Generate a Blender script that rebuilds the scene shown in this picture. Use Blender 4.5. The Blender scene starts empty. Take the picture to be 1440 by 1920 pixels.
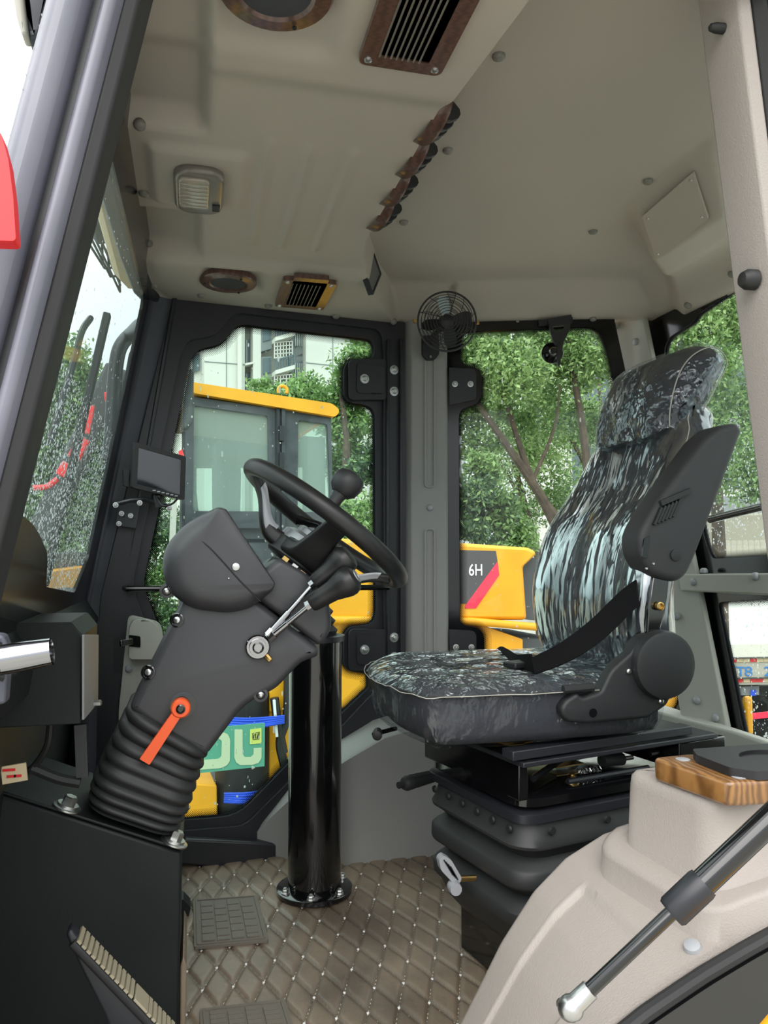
import bpy, bmesh, math, random
import numpy as np
from mathutils import Vector, Matrix
from mathutils.geometry import tessellate_polygon
random.seed(7); RNG = np.random.default_rng(7)
S = bpy.context.scene; COL = S.collection
PI = math.pi
# ------------------------------------------------------------------ camera, sky, exposure
H = .90; YAW = math.radians(14); PITCH = math.atan(75/1440); F = 1440.0
cam_d = bpy.data.cameras.new('camera'); cam = bpy.data.objects.new('camera', cam_d); COL.objects.link(cam)
cam_d.sensor_fit = 'VERTICAL'; cam_d.sensor_height = 24; cam_d.lens = 18; cam_d.clip_start = .02; cam_d.clip_end = 300
cam.location = (0, 0, H); cam.rotation_euler = (PI/2 + PITCH, 0, -YAW)
S.camera = cam
S.view_settings.view_transform = 'Standard'; S.view_settings.look = 'None'
S.view_settings.exposure = 1.35; S.view_settings.gamma = 1; S.view_settings.use_curve_mapping = False
S.cycles.max_bounces = 10; S.cycles.diffuse_bounces = 5; S.cycles.glossy_bounces = 4
S.cycles.transmission_bounces = 6; S.cycles.transparent_max_bounces = 24
S.cycles.sample_clamp_indirect = 6; S.cycles.caustics_reflective = False; S.cycles.caustics_refractive = False
S.cycles.use_denoising = True
w = bpy.data.worlds.new('overcast_sky'); S.world = w; w.use_nodes = True
nt = w.node_tree; bg = nt.nodes['Background']
tc = nt.nodes.new('ShaderNodeTexCoord'); sx = nt.nodes.new('ShaderNodeSeparateXYZ'); rp = nt.nodes.new('ShaderNodeValToRGB')
nt.links.new(tc.outputs['Generated'], sx.inputs[0]); nt.links.new(sx.outputs['Z'], rp.inputs[0]); nt.links.new(rp.outputs[0], bg.inputs[0])
e = rp.color_ramp.elements                                     # CIE overcast: zenith about twice the horizon
e[0].position = 0; e[0].color = (.50, .54, .56, 1); e[1].position = 1; e[1].color = (1.5, 1.5, 1.5, 1)
bg.inputs[1].default_value = 0.95
fill_sun_d = bpy.data.lights.new('sun', 'SUN'); sun = bpy.data.objects.new('sun', fill_sun_d); COL.objects.link(sun)  # 'sun' is an added fill light under the overcast sky
fill_sun_d.energy = 1.2; fill_sun_d.angle = math.radians(60); fill_sun_d.color = (1, .97, .93); sun.rotation_euler = (math.radians(46), 0, math.radians(-25))   # broad soft fill light added behind the photographer to brighten the cab

# ------------------------------------------------------------------ pixel -> place on a real plane
def ray(px, py):
    a = (px-720)/F; b = (960-py)/F
    d = (a, math.cos(PITCH)-b*math.sin(PITCH), math.sin(PITCH)+b*math.cos(PITCH))
    c, s = math.cos(YAW), math.sin(YAW)
    return Vector((d[0]*c+d[1]*s, -d[0]*s+d[1]*c, d[2]))
def at(px, py, x=None, y=None, z=None):
    d = ray(px, py)
    t = x/d.x if x is not None else y/d.y if y is not None else (z-H)/d.z
    return Vector((0, 0, H)) + d*t
class Plane:
    def __init__(s, o, ex, ey):
        s.o = Vector(o); s.ex = Vector(ex).normalized(); n = s.ex.cross(Vector(ey)).normalized(); s.ey = n.cross(s.ex); s.n = n
    def hit(s, px, py):
        d = ray(px, py); c = Vector((0, 0, H)); return c + d*((s.o-c).dot(s.n)/d.dot(s.n))
    def uv(s, p): r = p-s.o; return (r.dot(s.ex), r.dot(s.ey))
    def px(s, pts): return [s.uv(s.hit(*p)) for p in pts]
    def p(s, a, b, h=0): return s.o + s.ex*a + s.ey*b + s.n*h
def YP(y): return Plane((0, y, 0), (1, 0, 0), (0, 0, 1))          # normal points to -y, towards the door
# ------------------------------------------------------------------ materials
def lin(c): return tuple(((v/255)/12.92 if v/255 <= .04045 else ((v/255+.055)/1.055)**2.4) for v in c) + (1,)
MATS = {}
def mat(name, rgb, rough=.5, metal=0, spec=.5, bump=None, var=None, coat=0, sheen=0):
    m = bpy.data.materials.new(name); m.use_nodes = True; t = m.node_tree; b = t.nodes['Principled BSDF']
    b.inputs['Base Color'].default_value = lin(rgb); b.inputs['Roughness'].default_value = rough
    b.inputs['Metallic'].default_value = metal; b.inputs['Specular IOR Level'].default_value = spec
    b.inputs['Coat Weight'].default_value = coat; b.inputs['Coat Roughness'].default_value = .08
    if sheen: b.inputs['Sheen Weight'].default_value = sheen
    if bump or var: co = t.nodes.new('ShaderNodeTexCoord')
    if bump:
        n = t.nodes.new('ShaderNodeTexNoise'); n.inputs['Scale'].default_value = bump[0]; n.inputs['Detail'].default_value = 3
        u = t.nodes.new('ShaderNodeBump'); u.inputs['Strength'].default_value = bump[1]; u.inputs['Distance'].default_value = bump[2] if len(bump) > 2 else .002
        t.links.new(co.outputs['Object'], n.inputs['Vector']); t.links.new(n.outputs['Fac'], u.inputs['Height']); t.links.new(u.outputs[0], b.inputs['Normal'])
    if var:
        n = t.nodes.new('ShaderNodeTexNoise'); n.inputs['Scale'].default_value = var[1]; n.inputs['Detail'].default_value = 5
        r = t.nodes.new('ShaderNodeValToRGB'); r.color_ramp.elements[0].position = .3; r.color_ramp.elements[1].position = .7
        r.color_ramp.elements[0].color = lin(rgb); r.color_ramp.elements[1].color = lin(var[0])
        t.links.new(co.outputs['Object'], n.inputs['Vector']); t.links.new(n.outputs['Fac'], r.inputs[0]); t.links.new(r.outputs[0], b.inputs['Base Color'])
    MATS[name] = m; return m
def wood(name, c0, c1, scale=(1, 1, 1), rough=.35, ws=18):
    m = mat(name, c0, rough, coat=.5); t = m.node_tree; b = t.nodes['Principled BSDF']
    co = t.nodes.new('ShaderNodeTexCoord'); mp = t.nodes.new('ShaderNodeMapping'); mp.inputs['Scale'].default_value = scale
    wv = t.nodes.new('ShaderNodeTexWave'); wv.inputs['Scale'].default_value = ws; wv.inputs['Distortion'].default_value = 7; wv.inputs['Detail'].default_value = 3; wv.inputs['Detail Scale'].default_value = 1.5
    r = t.nodes.new('ShaderNodeValToRGB'); r.color_ramp.elements[0].color = lin(c0); r.color_ramp.elements[1].color = lin(c1)
    t.links.new(co.outputs['Object'], mp.inputs[0]); t.links.new(mp.outputs[0], wv.inputs['Vector']); t.links.new(wv.outputs['Fac'], r.inputs[0]); t.links.new(r.outputs[0], b.inputs['Base Color'])
    return m
mat('headliner', (172, 163, 153), .6, bump=(400, .15, .001), var=((166, 159, 150), 3))
mat('black_paint', (34, 35, 40), .38, bump=(500, .1, .0006))
mat('black_gloss', (14, 14, 16), .12, coat=.6)
mat('black_steel', (24, 26, 29), .5, 0, .3, bump=(350, .2, .0008), var=((28, 33, 32), 4))
mat('glass_black', (10, 11, 14), .15)
mat('grey_trim', (168, 168, 160), .55, bump=(600, .2, .0006))
mat('grey_trim_dark', (140, 140, 138), .55, bump=(600, .2, .0006))
mat('pillar_paint', (70, 72, 82), .42, bump=(250, .12, .0008), var=((62, 65, 76), 8)); mat('post_paint', (112, 112, 124), .32, bump=(250, .12, .0008), var=((96, 98, 110), 8))
mat('column_plastic', (56, 56, 59), .42, bump=(900, .25, .0005))
mat('dark_plastic', (30, 31, 33), .5, bump=(900, .25, .0005))
mat('rubber', (26, 27, 28), .6)
mat('bellows_rubber', (42, 43, 44), .55)
mat('wheel_rubber', (28, 28, 29), .42, bump=(500, .15, .0005))
mat('chrome', (158, 158, 162), .09, metal=1)
mat('steel', (190, 190, 190), .32, metal=1, bump=(120, .2, .001))
mat('brass', (190, 160, 100), .3, metal=1)
mat('zinc', (196, 198, 196), .35, metal=1)
mat('silver_plastic', (150, 152, 156), .35, metal=.5); mat('blade_glint', (170, 186, 192), .3)
mat('orange', (240, 92, 40), .4)
mat('seat_fabric', (56, 57, 62), .8, bump=(300, .3, .001))
mat('seat_black', (30, 31, 33), .55, bump=(700, .2, .0006))
mat('arm_foam', (44, 44, 46), .6, bump=(800, .3, .0006))
mat('belt', (14, 14, 16), .9, 0, .15, bump=(900, .4, .0006))
mat('beige', (151, 143, 137), .5, bump=(420, .55, .0012), var=((149, 142, 136), 6))
mat('grey_rivet', (120, 117, 112), .45)
mat('cap_grey', (150, 152, 156), .4)
mat('vent_slat', (104, 96, 86), .45); mat('lamp_lens', (150, 142, 130), .15, coat=.5); mat('lamp_frame', (112, 106, 100), .3, coat=.3)
mat('screen_grey', (92, 92, 92), .3)
mat('screen_glass', (20, 22, 30), .06, coat=1)
mat('mesh_grey', (70, 72, 74), .8)
mat('speaker_mesh', (56, 58, 62), .85, bump=(900, .5, .001))
mat('white', (225, 225, 225), .5)
mat('pink_red', (215, 40, 70), .45)
mat('red', (225, 40, 45), .45)
mat('yellow', (226, 160, 22), .4, var=((218, 150, 18), 5))
mat('decal_grey', (66, 62, 64), .5)
mat('cast_grey', (60, 64, 64), .6)
mat('rubber_pad', (104, 98, 88), .7, bump=(500, .2, .001))
mat('foot_rubber', (150, 142, 120), .75)
mat('concrete', (168, 166, 156), .9, bump=(40, .3, .004), var=((150, 150, 142), 1.2))
mat('facade', (206, 204, 196), .9, var=((192, 190, 184), .3))
mat('facade_dark', (120, 124, 126), .8)
mat('window_dark', (86, 98, 104), .15)
mat('tile_roof', (150, 146, 132), .9)
mat('white_wall', (232, 234, 232), .9)
mat('bark', (96, 84, 72), .9, bump=(30, .6, .01), var=((70, 62, 54), 12))
for k, c in enumerate([(92, 122, 68), (122, 154, 92), (152, 180, 118), (78, 106, 74)]): mat('leaf%d' % k, c, .5)
mat('blue_strap', (24, 74, 200), .6, bump=(80, .5, .004)); mat('teal', (78, 146, 124), .5); mat('pale_green', (176, 190, 158), .5); mat('lime', (190, 200, 100), .5)
mat('blue_letter', (40, 120, 190), .6); mat('trailer_grey', (170, 168, 156), .7); mat('dim_cab', (74, 80, 82), .5)
mat('cream_paint', (214, 196, 160), .6); mat('hose', (26, 26, 26), .5); mat('silver_pad', (170, 168, 160), .5)
wood('vent_wood', (70, 48, 42), (92, 64, 54), (3, 14, 3), .35, 6)
wood('block_wood', (98, 66, 34), (142, 102, 58), (7, 2.5, 2), .3, 5)
def glass(name, tint, ior=.22, haze_mix=0):
    m = bpy.data.materials.new(name); m.use_nodes = True; t = m.node_tree; t.nodes.clear()
    o = t.nodes.new('ShaderNodeOutputMaterial'); mx = t.nodes.new('ShaderNodeMixShader'); tr = t.nodes.new('ShaderNodeBsdfTransparent'); gl = t.nodes.new('ShaderNodeBsdfGlossy'); fr = t.nodes.new('ShaderNodeLayerWeight'); fr.inputs[0].default_value = .5
    tr.inputs[0].default_value = (*tint, 1); gl.inputs['Roughness'].default_value = .03; haze = t.nodes.new('ShaderNodeBsdfDiffuse'); haze.inputs[0].default_value = (.62, .72, .68, 1); m2 = t.nodes.new('ShaderNodeMixShader'); m2.inputs[0].default_value = haze_mix; t.links.new(tr.outputs[0], m2.inputs[1]); t.links.new(haze.outputs[0], m2.inputs[2])  # pale reflected haze painted into the pane as a diffuse tint
    p1 = t.nodes.new('ShaderNodeMath'); p1.operation = 'POWER'; p1.inputs[1].default_value = 4; p2 = t.nodes.new('ShaderNodeMath'); p2.operation = 'MULTIPLY_ADD'; p2.inputs[1].default_value = ior; p2.inputs[2].default_value = .015; t.links.new(fr.outputs['Facing'], p1.inputs[0]); t.links.new(p1.outputs[0], p2.inputs[0])
    t.links.new(p2.outputs[0], mx.inputs[0]); t.links.new(m2.outputs[0], mx.inputs[1]); t.links.new(gl.outputs[0], mx.inputs[2]); t.links.new(mx.outputs[0], o.inputs[0])
    MATS[name] = m
glass('pane_glass', (.90, .945, .93)); glass('pane_green', (.80, .90, .87)); glass('rain_glass', (.86, .92, .91), .22, .10); glass('wet_glass', (.74, .84, .80), .3, .2)
m = bpy.data.materials.new('water'); m.use_nodes = True; t = m.node_tree; t.nodes.clear(); MATS['water'] = m
o = t.nodes.new('ShaderNodeOutputMaterial'); g = t.nodes.new('ShaderNodeBsdfRefraction'); g.inputs['IOR'].default_value = 1.33; g.inputs['Roughness'].default_value = .02; g2 = t.nodes.new('ShaderNodeBsdfTranslucent'); g2.inputs[0].default_value = (.9, .95, .97, 1); g3 = t.nodes.new('ShaderNodeBsdfTransparent')
a = t.nodes.new('ShaderNodeMixShader'); a.inputs[0].default_value = .45; b = t.nodes.new('ShaderNodeMixShader'); b.inputs[0].default_value = .45
t.links.new(g.outputs[0], a.inputs[1]); t.links.new(g2.outputs[0], a.inputs[2]); t.links.new(a.outputs[0], b.inputs[1]); t.links.new(g3.outputs[0], b.inputs[2]); t.links.new(b.outputs[0], o.inputs[0])
# printed dot border on glass: dots shrink away from the edge (attribute 't')
m = bpy.data.materials.new('dot_print'); m.use_nodes = True; t = m.node_tree; t.nodes.clear(); MATS['dot_print'] = m
def N(t, ty, **k):
    n = t.nodes.new(ty)
    for a, v in k.items(): setattr(n, a, v)
    return n
def Mth(t, op, a, b=None):
    n = N(t, 'ShaderNodeMath', operation=op)
    for i, v in enumerate((a, b)):
        if v is None: continue
        if isinstance(v, (int, float)): n.inputs[i].default_value = v
        else: t.links.new(v, n.inputs[i])
    return n.outputs[0]
uv = N(t, 'ShaderNodeUVMap'); sp = N(t, 'ShaderNodeSeparateXYZ'); t.links.new(uv.outputs[0], sp.inputs[0])
PT = .0056
def lat(off):
    fx = Mth(t, 'SUBTRACT', Mth(t, 'FRACT', Mth(t, 'ADD', Mth(t, 'DIVIDE', sp.outputs[0], PT), 100+off)), .5)
    fy = Mth(t, 'SUBTRACT', Mth(t, 'FRACT', Mth(t, 'ADD', Mth(t, 'DIVIDE', sp.outputs[1], PT), 100+off)), .5)
    return Mth(t, 'SQRT', Mth(t, 'ADD', Mth(t, 'MULTIPLY', fx, fx), Mth(t, 'MULTIPLY', fy, fy)))
dd = Mth(t, 'MINIMUM', lat(0), lat(.5))
atn = N(t, 'ShaderNodeAttribute', attribute_name='t')
thr = Mth(t, 'SUBTRACT', .43, Mth(t, 'MULTIPLY', atn.outputs['Fac'], .29))
on = Mth(t, 'LESS_THAN', dd, thr)
mx = N(t, 'ShaderNodeMixShader'); tr = N(t, 'ShaderNodeBsdfTransparent'); df = N(t, 'ShaderNodeBsdfDiffuse'); df.inputs[0].default_value = (.006, .006, .008, 1); o = N(t, 'ShaderNodeOutputMaterial')
t.links.new(on, mx.inputs[0]); t.links.new(tr.outputs[0], mx.inputs[1]); t.links.new(df.outputs[0], mx.inputs[2]); t.links.new(mx.outputs[0], o.inputs[0])
# ------------------------------------------------------------------ mesh builder
class MB:
    def __init__(s): s.v = []; s.f = []
    def add(s, vs, fs):
        k = len(s.v); s.v += [tuple(v) for v in vs]; s.f += [tuple(i+k for i in f) for f in fs]; return s
    def box(s, c, d, R=None):
        c = Vector(c); R = R or Matrix.Identity(3); vs = [c + R @ Vector((sx*d[0]/2, sy*d[1]/2, sz*d[2]/2)) for sx in (-1, 1) for sy in (-1, 1) for sz in (-1, 1)]
        return s.add(vs, [(0, 1, 3, 2), (4, 6, 7, 5), (0, 4, 5, 1), (2, 3, 7, 6), (0, 2, 6, 4), (1, 5, 7, 3)])
    def bar(s, a, b, w, h, up=(0, 0, 1)):
        a = Vector(a); b = Vector(b); z = (b-a).normalized(); x = Vector(up).cross(z)
        x = x.normalized() if x.length > 1e-5 else Vector((1, 0, 0)); y = z.cross(x)
        vs = [p + x*i*w/2 + y*j*h/2 for p in (a, b) for i, j in ((-1, -1), (1, -1), (1, 1), (-1, 1))]
        return s.add(vs, [(3, 2, 1, 0), (4, 5, 6, 7)] + [(i, (i+1) % 4, 4+(i+1) % 4, 4+i) for i in range(4)])
    def loft(s, rings, cap=True, closed=False):
        n = len(rings[0]); vs = [p for r in rings for p in r]; fs = []
        m = len(rings)
        for j in range(m if closed else m-1):
            for i in range(n):
                a = j*n+i; b = j*n+(i+1) % n; c = ((j+1) % m)*n+(i+1) % n; d = ((j+1) % m)*n+i; fs.append((a, b, c, d))
        if cap and not closed: fs += [tuple(range(n))[::-1], tuple((m-1)*n+i for i in range(n))]
        return s.add(vs, fs)
    def tube(s, pts, r, n=10, closed=False, cap=True):
        pts = [Vector(p) for p in pts]; m = len(pts); rs = r if isinstance(r, (list, tuple)) else [r]*m; rings = []; x = None
        for i, p in enumerate(pts):
            a = pts[i-1] if (i > 0 or closed) else p; b = pts[(i+1) % m] if (i < m-1 or closed) else p
            z = (b-a).normalized()
            if x is None: x = z.orthogonal().normalized()
            else:
                x = x - z*x.dot(z); x = x.normalized() if x.length > 1e-6 else z.orthogonal().normalized()
            y = z.cross(x); rings.append([p + (x*math.cos(2*PI*k/n) + y*math.sin(2*PI*k/n))*rs[i] for k in range(n)])
        return s.loft(rings, cap, closed)
    def lathe(s, prof, c=(0, 0, 0), ax=(0, 0, 1), n=24, cap=True):
        z = Vector(ax).normalized(); x = z.orthogonal().normalized(); y = z.cross(x); c = Vector(c)
        return s.loft([[c + z*h + (x*math.cos(2*PI*k/n) + y*math.sin(2*PI*k/n))*max(r, 1e-5) for k in range(n)] for r, h in prof], cap)
    def slab(s, loops, pl, h0, h1):
        l3 = [[Vector((a, b, 0)) for a, b in l] for l in loops]; tri = tessellate_polygon(l3); flat = [p for l in loops for p in l]; n = len(flat)
        A = [pl.p(a, b, h0) for a, b in flat]; B = [pl.p(a, b, h1) for a, b in flat]; fs = []
        for t_ in tri:
            p = [flat[i] for i in t_]; ar = (p[1][0]-p[0][0])*(p[2][1]-p[0][1])-(p[2][0]-p[0][0])*(p[1][1]-p[0][1])
            t_ = t_ if ar > 0 else t_[::-1]; fs.append(tuple(i+n for i in t_)); fs.append(tuple(t_[::-1]))
        k = 0
        for li, l in enumerate(loops):
            m = len(l); ar = sum(l[i][0]*l[(i+1) % m][1]-l[(i+1) % m][0]*l[i][1] for i in range(m)); ccw = (ar > 0) == (li == 0)
            for i in range(m):
                a, b = k+i, k+(i+1) % m; fs.append((a, b, b+n, a+n) if ccw else (b, a, a+n, b+n))
            k += m
        return s.add(A+B, fs)
    def grid(s, P):
        m = len(P); n = len(P[0]); return s.add([p for r in P for p in r], [(j*n+i, j*n+i+1, (j+1)*n+i+1, (j+1)*n+i) for j in range(m-1) for i in range(n-1)])
    def bolt(s, c, n, r=.011, h=.008, washer=1.7, seg=6):
        n = Vector(n).normalized(); c = Vector(c)
        s.lathe([(r*washer, 0), (r*washer, .0025), (r*.5, .003)], c, n, 16)
        s.lathe([(r, .002), (r, h), (r*.8, h+.002)], c, n, seg); return s.lathe([(r*.55, h), (r*.55, h+.005), (r*.4, h+.006)], c, n, 10)
    def build(s, name, m, parent=None, bev=0, smooth=35, sub=0, kind=None, seg=2, label=None):
        me = bpy.data.meshes.new(name); me.from_pydata(s.v, [], s.f); me.update()
        b = bmesh.new(); b.from_mesh(me); bmesh.ops.remove_doubles(b, verts=b.verts, dist=1e-5); bmesh.ops.recalc_face_normals(b, faces=b.faces); b.to_mesh(me); b.free()
        if smooth: me.polygons.foreach_set('use_smooth', [True]*len(me.polygons)); me.set_sharp_from_angle(angle=math.radians(smooth))
        me.materials.append(MATS[m] if isinstance(m, str) else m)
        o = bpy.data.objects.new(name, me); COL.objects.link(o)
        if parent: o.parent = parent; o.matrix_parent_inverse = Matrix.Translation(-Vector(parent.location)) if parent.type == 'EMPTY' else parent.matrix_world.inverted()
        if bev:
            md = o.modifiers.new('bevel', 'BEVEL'); md.width = bev; md.segments = seg; md.limit_method = 'ANGLE'; md.angle_limit = math.radians(40); md.harden_normals = False
        if sub: md = o.modifiers.new('sub', 'SUBSURF'); md.levels = md.render_levels = sub
        if kind: o['kind'] = kind
        if label: o['label'] = label
        return o
def thing(name, label, cat, loc=(0, 0, 0), group=None, kind=None):
    o = bpy.data.objects.new(name, None); COL.objects.link(o); o.location = loc; o.empty_display_size = .05
    return tag(o, label, cat, group, kind)
def tag(o, label, cat=None, group=None, kind=None):
    o['label'] = label
    if cat: o['category'] = cat
    if group: o['group'] = group
    if kind: o['kind'] = kind
    return o
def B(): return MB()
def rnd(loop, r, seg=5):                                          # round the corners of a 2-D loop
    out = []; n = len(loop); rs = r if isinstance(r, (list, tuple)) else [r]*n
    for i, p in enumerate(loop):
        p = Vector(p); a = Vector(loop[i-1]); b = Vector(loop[(i+1) % n]); da = (a-p); db = (b-p)
        k = min(rs[i], da.length*.45, db.length*.45)
        if k < 1e-5: out.append(tuple(p)); continue
        a2 = p+da.normalized()*k; b2 = p+db.normalized()*k
        for j in range(seg+1):
            u = j/seg; q = a2*(1-u)**2 + p*2*u*(1-u) + b2*u*u; out.append((q.x, q.y))
    return out
def area(l): return sum(l[i][0]*l[(i+1) % len(l)][1]-l[(i+1) % len(l)][0]*l[i][1] for i in range(len(l)))/2
def inset(loop, w, wf=None):
    n = len(loop); sg = 1 if area(loop) > 0 else -1; out = []
    for i in range(n):
        a, p, b = Vector(loop[i-1]), Vector(loop[i]), Vector(loop[(i+1) % n]); d1 = (p-a); d2 = (b-p)
        n1 = Vector((-d1.y, d1.x)); n2 = Vector((-d2.y, d2.x))
        n1 = n1.normalized() if n1.length > 1e-9 else n2.normalized(); n2 = n2.normalized() if n2.length > 1e-9 else n1
        m = (n1+n2); m = m.normalized() if m.length > 1e-6 else n1; k = 1/max(.55, m.dot(n1)); q = p+m*sg*w*k*(wf(p.x, p.y) if wf else 1); out.append((q.x, q.y))
    return out
def frit(loop, pl, h, w_, parent, name='dotted_border'):
    inn = inset(loop, w_); n = len(loop); vs = [pl.p(a, b, h) for a, b in loop+inn]; fs = [(i, (i+1) % n, n+(i+1) % n, n+i) for i in range(n)]
    o = MB().add(vs, fs).build(name, 'dot_print', parent, smooth=0); me = o.data
    at_ = me.attributes.new('t', 'FLOAT', 'POINT'); at_.data.foreach_set('value', [0.]*n+[1.]*n)
    uvl = me.uv_layers.new(name='UVMap'); c2 = list(loop)+list(inn)
    for l in me.loops: uvl.data[l.index].uv = c2[l.vertex_index]
    return o
def inside(p, loop):
    x, y = p; c = False; n = len(loop)
    for i in range(n):
        x1, y1 = loop[i]; x2, y2 = loop[i-1]
        if (y1 > y) != (y2 > y) and x < (x2-x1)*(y-y1)/(y2-y1)+x1: c = not c
    return c
def drops(loop, pl, h, n, r0, r1, parent, dens=None, sgn=1, run=0):        # raindrops clinging to the outside of a pane
    xs = [p[0] for p in loop]; ys = [p[1] for p in loop]; mb = MB(); k = 0; tries = 0
    while k < n and tries < n*30:
        tries += 1; a = random.uniform(min(xs), max(xs)); b = random.uniform(min(ys), max(ys))
        if not inside((a, b), loop) or (dens and random.random() > dens((a-min(xs))/(max(xs)-min(xs)), (b-min(ys))/(max(ys)-min(ys)))): continue
        k += 1; r = r0+(r1-r0)*random.random()**3; st = 1+random.random()*.5+(run if random.random() < .15 else 0)
        rg = []
        for q, hh in ((1, 0), (.75, .28), (.3, .4)): rg.append([pl.p(a+math.cos(2*PI*i/7)*r*q, b+math.sin(2*PI*i/7)*r*q*st, h+sgn*hh*r) for i in range(7)])
        mb.loft(rg, True)
    return mb.build('raindrops', 'water', parent, smooth=80, kind='stuff')
def pillow(mb, loop, pl, h0, h1, r, n=4, back=True, wf=None):             # slab with rounded rims
    R_ = []
    for k in range(n+1): a = PI/2*k/n; R_.append((r*(1-math.sin(a)), h0+r*(1-math.cos(a)) if back else h0))
    for k in range(n+1): a = PI/2*k/n; R_.append((r*(1-math.cos(a)), h1-r*(1-math.sin(a))))
    rings = [[pl.p(a, b, h) for a, b in (inset(loop, w_, wf) if w_ > 1e-6 else loop)] for w_, h in R_]
    mb.loft(rings, cap=False); m = len(loop)
    for w_, h, k in ((R_[0][0], h0, 0), (R_[-1][0], h1, 1)):
        l = inset(loop, w_, wf) if w_ > 1e-6 else loop; tri = tessellate_polygon([[Vector((a, b, 0)) for a, b in l]]); mb.add([pl.p(a, b, h) for a, b in l], [tuple(t_) for t_ in tri])
    return mb
def arc(p0, p1, p2, n=8):
    p0, p1, p2 = Vector(p0), Vector(p1), Vector(p2); return [p0*(1-u)**2+p1*2*u*(1-u)+p2*u*u for u in [i/n for i in range(n+1)]]
def catmull(pts, n=6):
    P = [Vector(p) for p in pts]; P = [P[0]*2-P[1]]+P+[P[-1]*2-P[-2]]; out = []
    for i in range(1, len(P)-2):
        for j in range(n):
            u = j/n; a, b, c, d = P[i-1:i+3]; out.append(.5*((2*b)+(c-a)*u+(2*a-5*b+4*c-d)*u*u+(3*b-a-3*c+d)*u**3))
    return out+[P[-2]]
def rrect(w_, d_, r, n=5):                                        # rounded rectangle loop centred on 0
    o = []
    for cx, cy, a0 in ((w_/2-r, d_/2-r, 0), (-w_/2+r, d_/2-r, 90), (-w_/2+r, -d_/2+r, 180), (w_/2-r, -d_/2+r, 270)):
        for i in range(n+1): a = math.radians(a0+90*i/n); o.append((cx+r*math.cos(a), cy+r*math.sin(a)))
    return o
def sstep(a, b, x): u = min(1, max(0, (x-a)/(b-a))); return u*u*(3-2*u)
def copy_tree(o, parent=None):
    c = o.copy(); COL.objects.link(c)
    if parent: c.parent = parent
    for ch in o.children: copy_tree(ch, c)
    return c
# ================================================================== STRUCTURE
YC = 1.60                                                          # the cab's centre plane
FR = Plane((-.05, 2.345, 0), (.72, .075, 0), (0, 0, 1)); FB = Plane((.80, 2.40, 0), (.56, -.18, 0), (0, 0, 1))
RW = Plane((1.45, 0, 0), (0, -1, 0), (0, 0, 1)); WS = Plane((-.418, 0, 0), (0, 1, 0), (.18, 0, 1))
# ---- floor: quilted mat with stitched diamonds (relief is geometry; the thread is its own part)
QX, QY = .063, .16
def quilt(x, y):
    a = x/QX + y/QY; b = x/QX - y/QY; fa = abs((a % 1)-.5)*2; fb = abs((b % 1)-.5)*2       # 1 on a seam
    return .0085*(1-fa**9)*(1-fb**9)
xs = np.arange(-.36, 1.10, .0042); ys = np.arange(1.10, 2.43, .0042)
mb = B(); nx, ny = len(xs), len(ys)
mb.v = [(x, y, quilt(x, y)-.007 + .0025*math.sin(x*9+y*4)*math.sin(y*7)) for y in ys for x in xs]
mb.f = [(j*nx+i, j*nx+i+1, (j+1)*nx+i+1, (j+1)*nx+i) for j in range(ny-1) for i in range(nx-1)]
m = mat('quilted_mat', (120, 108, 96), .42, bump=(60, .25, .004)); t = m.node_tree; b = t.nodes['Principled BSDF']; co = N(t, 'ShaderNodeTexCoord')
n1 = N(t, 'ShaderNodeTexNoise'); n1.inputs['Scale'].default_value = 4; n1.inputs['Detail'].default_value = 4; r = N(t, 'ShaderNodeValToRGB')
r.color_ramp.elements[0].position = .33; r.color_ramp.elements[0].color = lin((90, 78, 66)); r.color_ramp.elements[1].position = .62; r.color_ramp.elements[1].color = lin((134, 119, 102))
t.links.new(co.outputs['Object'], n1.inputs['Vector']); t.links.new(n1.outputs['Fac'], r.inputs[0]); t.links.new(r.outputs[0], b.inputs['Base Color'])
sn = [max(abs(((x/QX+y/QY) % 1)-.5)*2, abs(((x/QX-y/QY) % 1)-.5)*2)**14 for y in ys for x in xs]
sat = N(t, 'ShaderNodeAttribute', attribute_name='seam'); smx = N(t, 'ShaderNodeMix', data_type='RGBA'); smx.inputs['B'].default_value = lin((58, 51, 44))   # groove shade painted into the colour along the seams
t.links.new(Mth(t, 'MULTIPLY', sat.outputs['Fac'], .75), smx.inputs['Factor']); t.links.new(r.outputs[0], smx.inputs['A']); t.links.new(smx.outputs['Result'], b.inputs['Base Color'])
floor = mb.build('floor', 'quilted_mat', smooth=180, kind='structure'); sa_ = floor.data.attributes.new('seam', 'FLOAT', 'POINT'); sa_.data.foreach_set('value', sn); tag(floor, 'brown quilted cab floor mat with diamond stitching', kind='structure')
mat('thread', (206, 196, 172), .7); mb = B(); mk = B()
for k in range(-40, 60):                                           # thread along both seam families, short stitches
    for sg in (1, -1):
        d = Vector((QX, -sg*QY)).normalized()
        for s in np.arange(-1.6, 3.2, .0135):
            # points on seam: x/QX + sg*y/QY = k+.5-ish
            p = Vector(((k)*QX, 0)) + d*s
            if not (-.05 < p.x < .95 and 1.30 < p.y < 2.38): continue
            z = -.0055+.0025*math.sin(p.x*9+p.y*4)*math.sin(p.y*7)
            a = p - d*.0042; c = p + d*.0042; nn = Vector((-d.y, d.x))*.0011
            mb.add([(a.x-nn.x, a.y-nn.y, z), (c.x-nn.x, c.y-nn.y, z), (c.x+nn.x, c.y+nn.y, z), (a.x+nn.x, a.y+nn.y, z), (p.x, p.y, z+.0016)], [(0, 1, 4), (1, 2, 4), (2, 3, 4), (3, 0, 4)])
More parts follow.
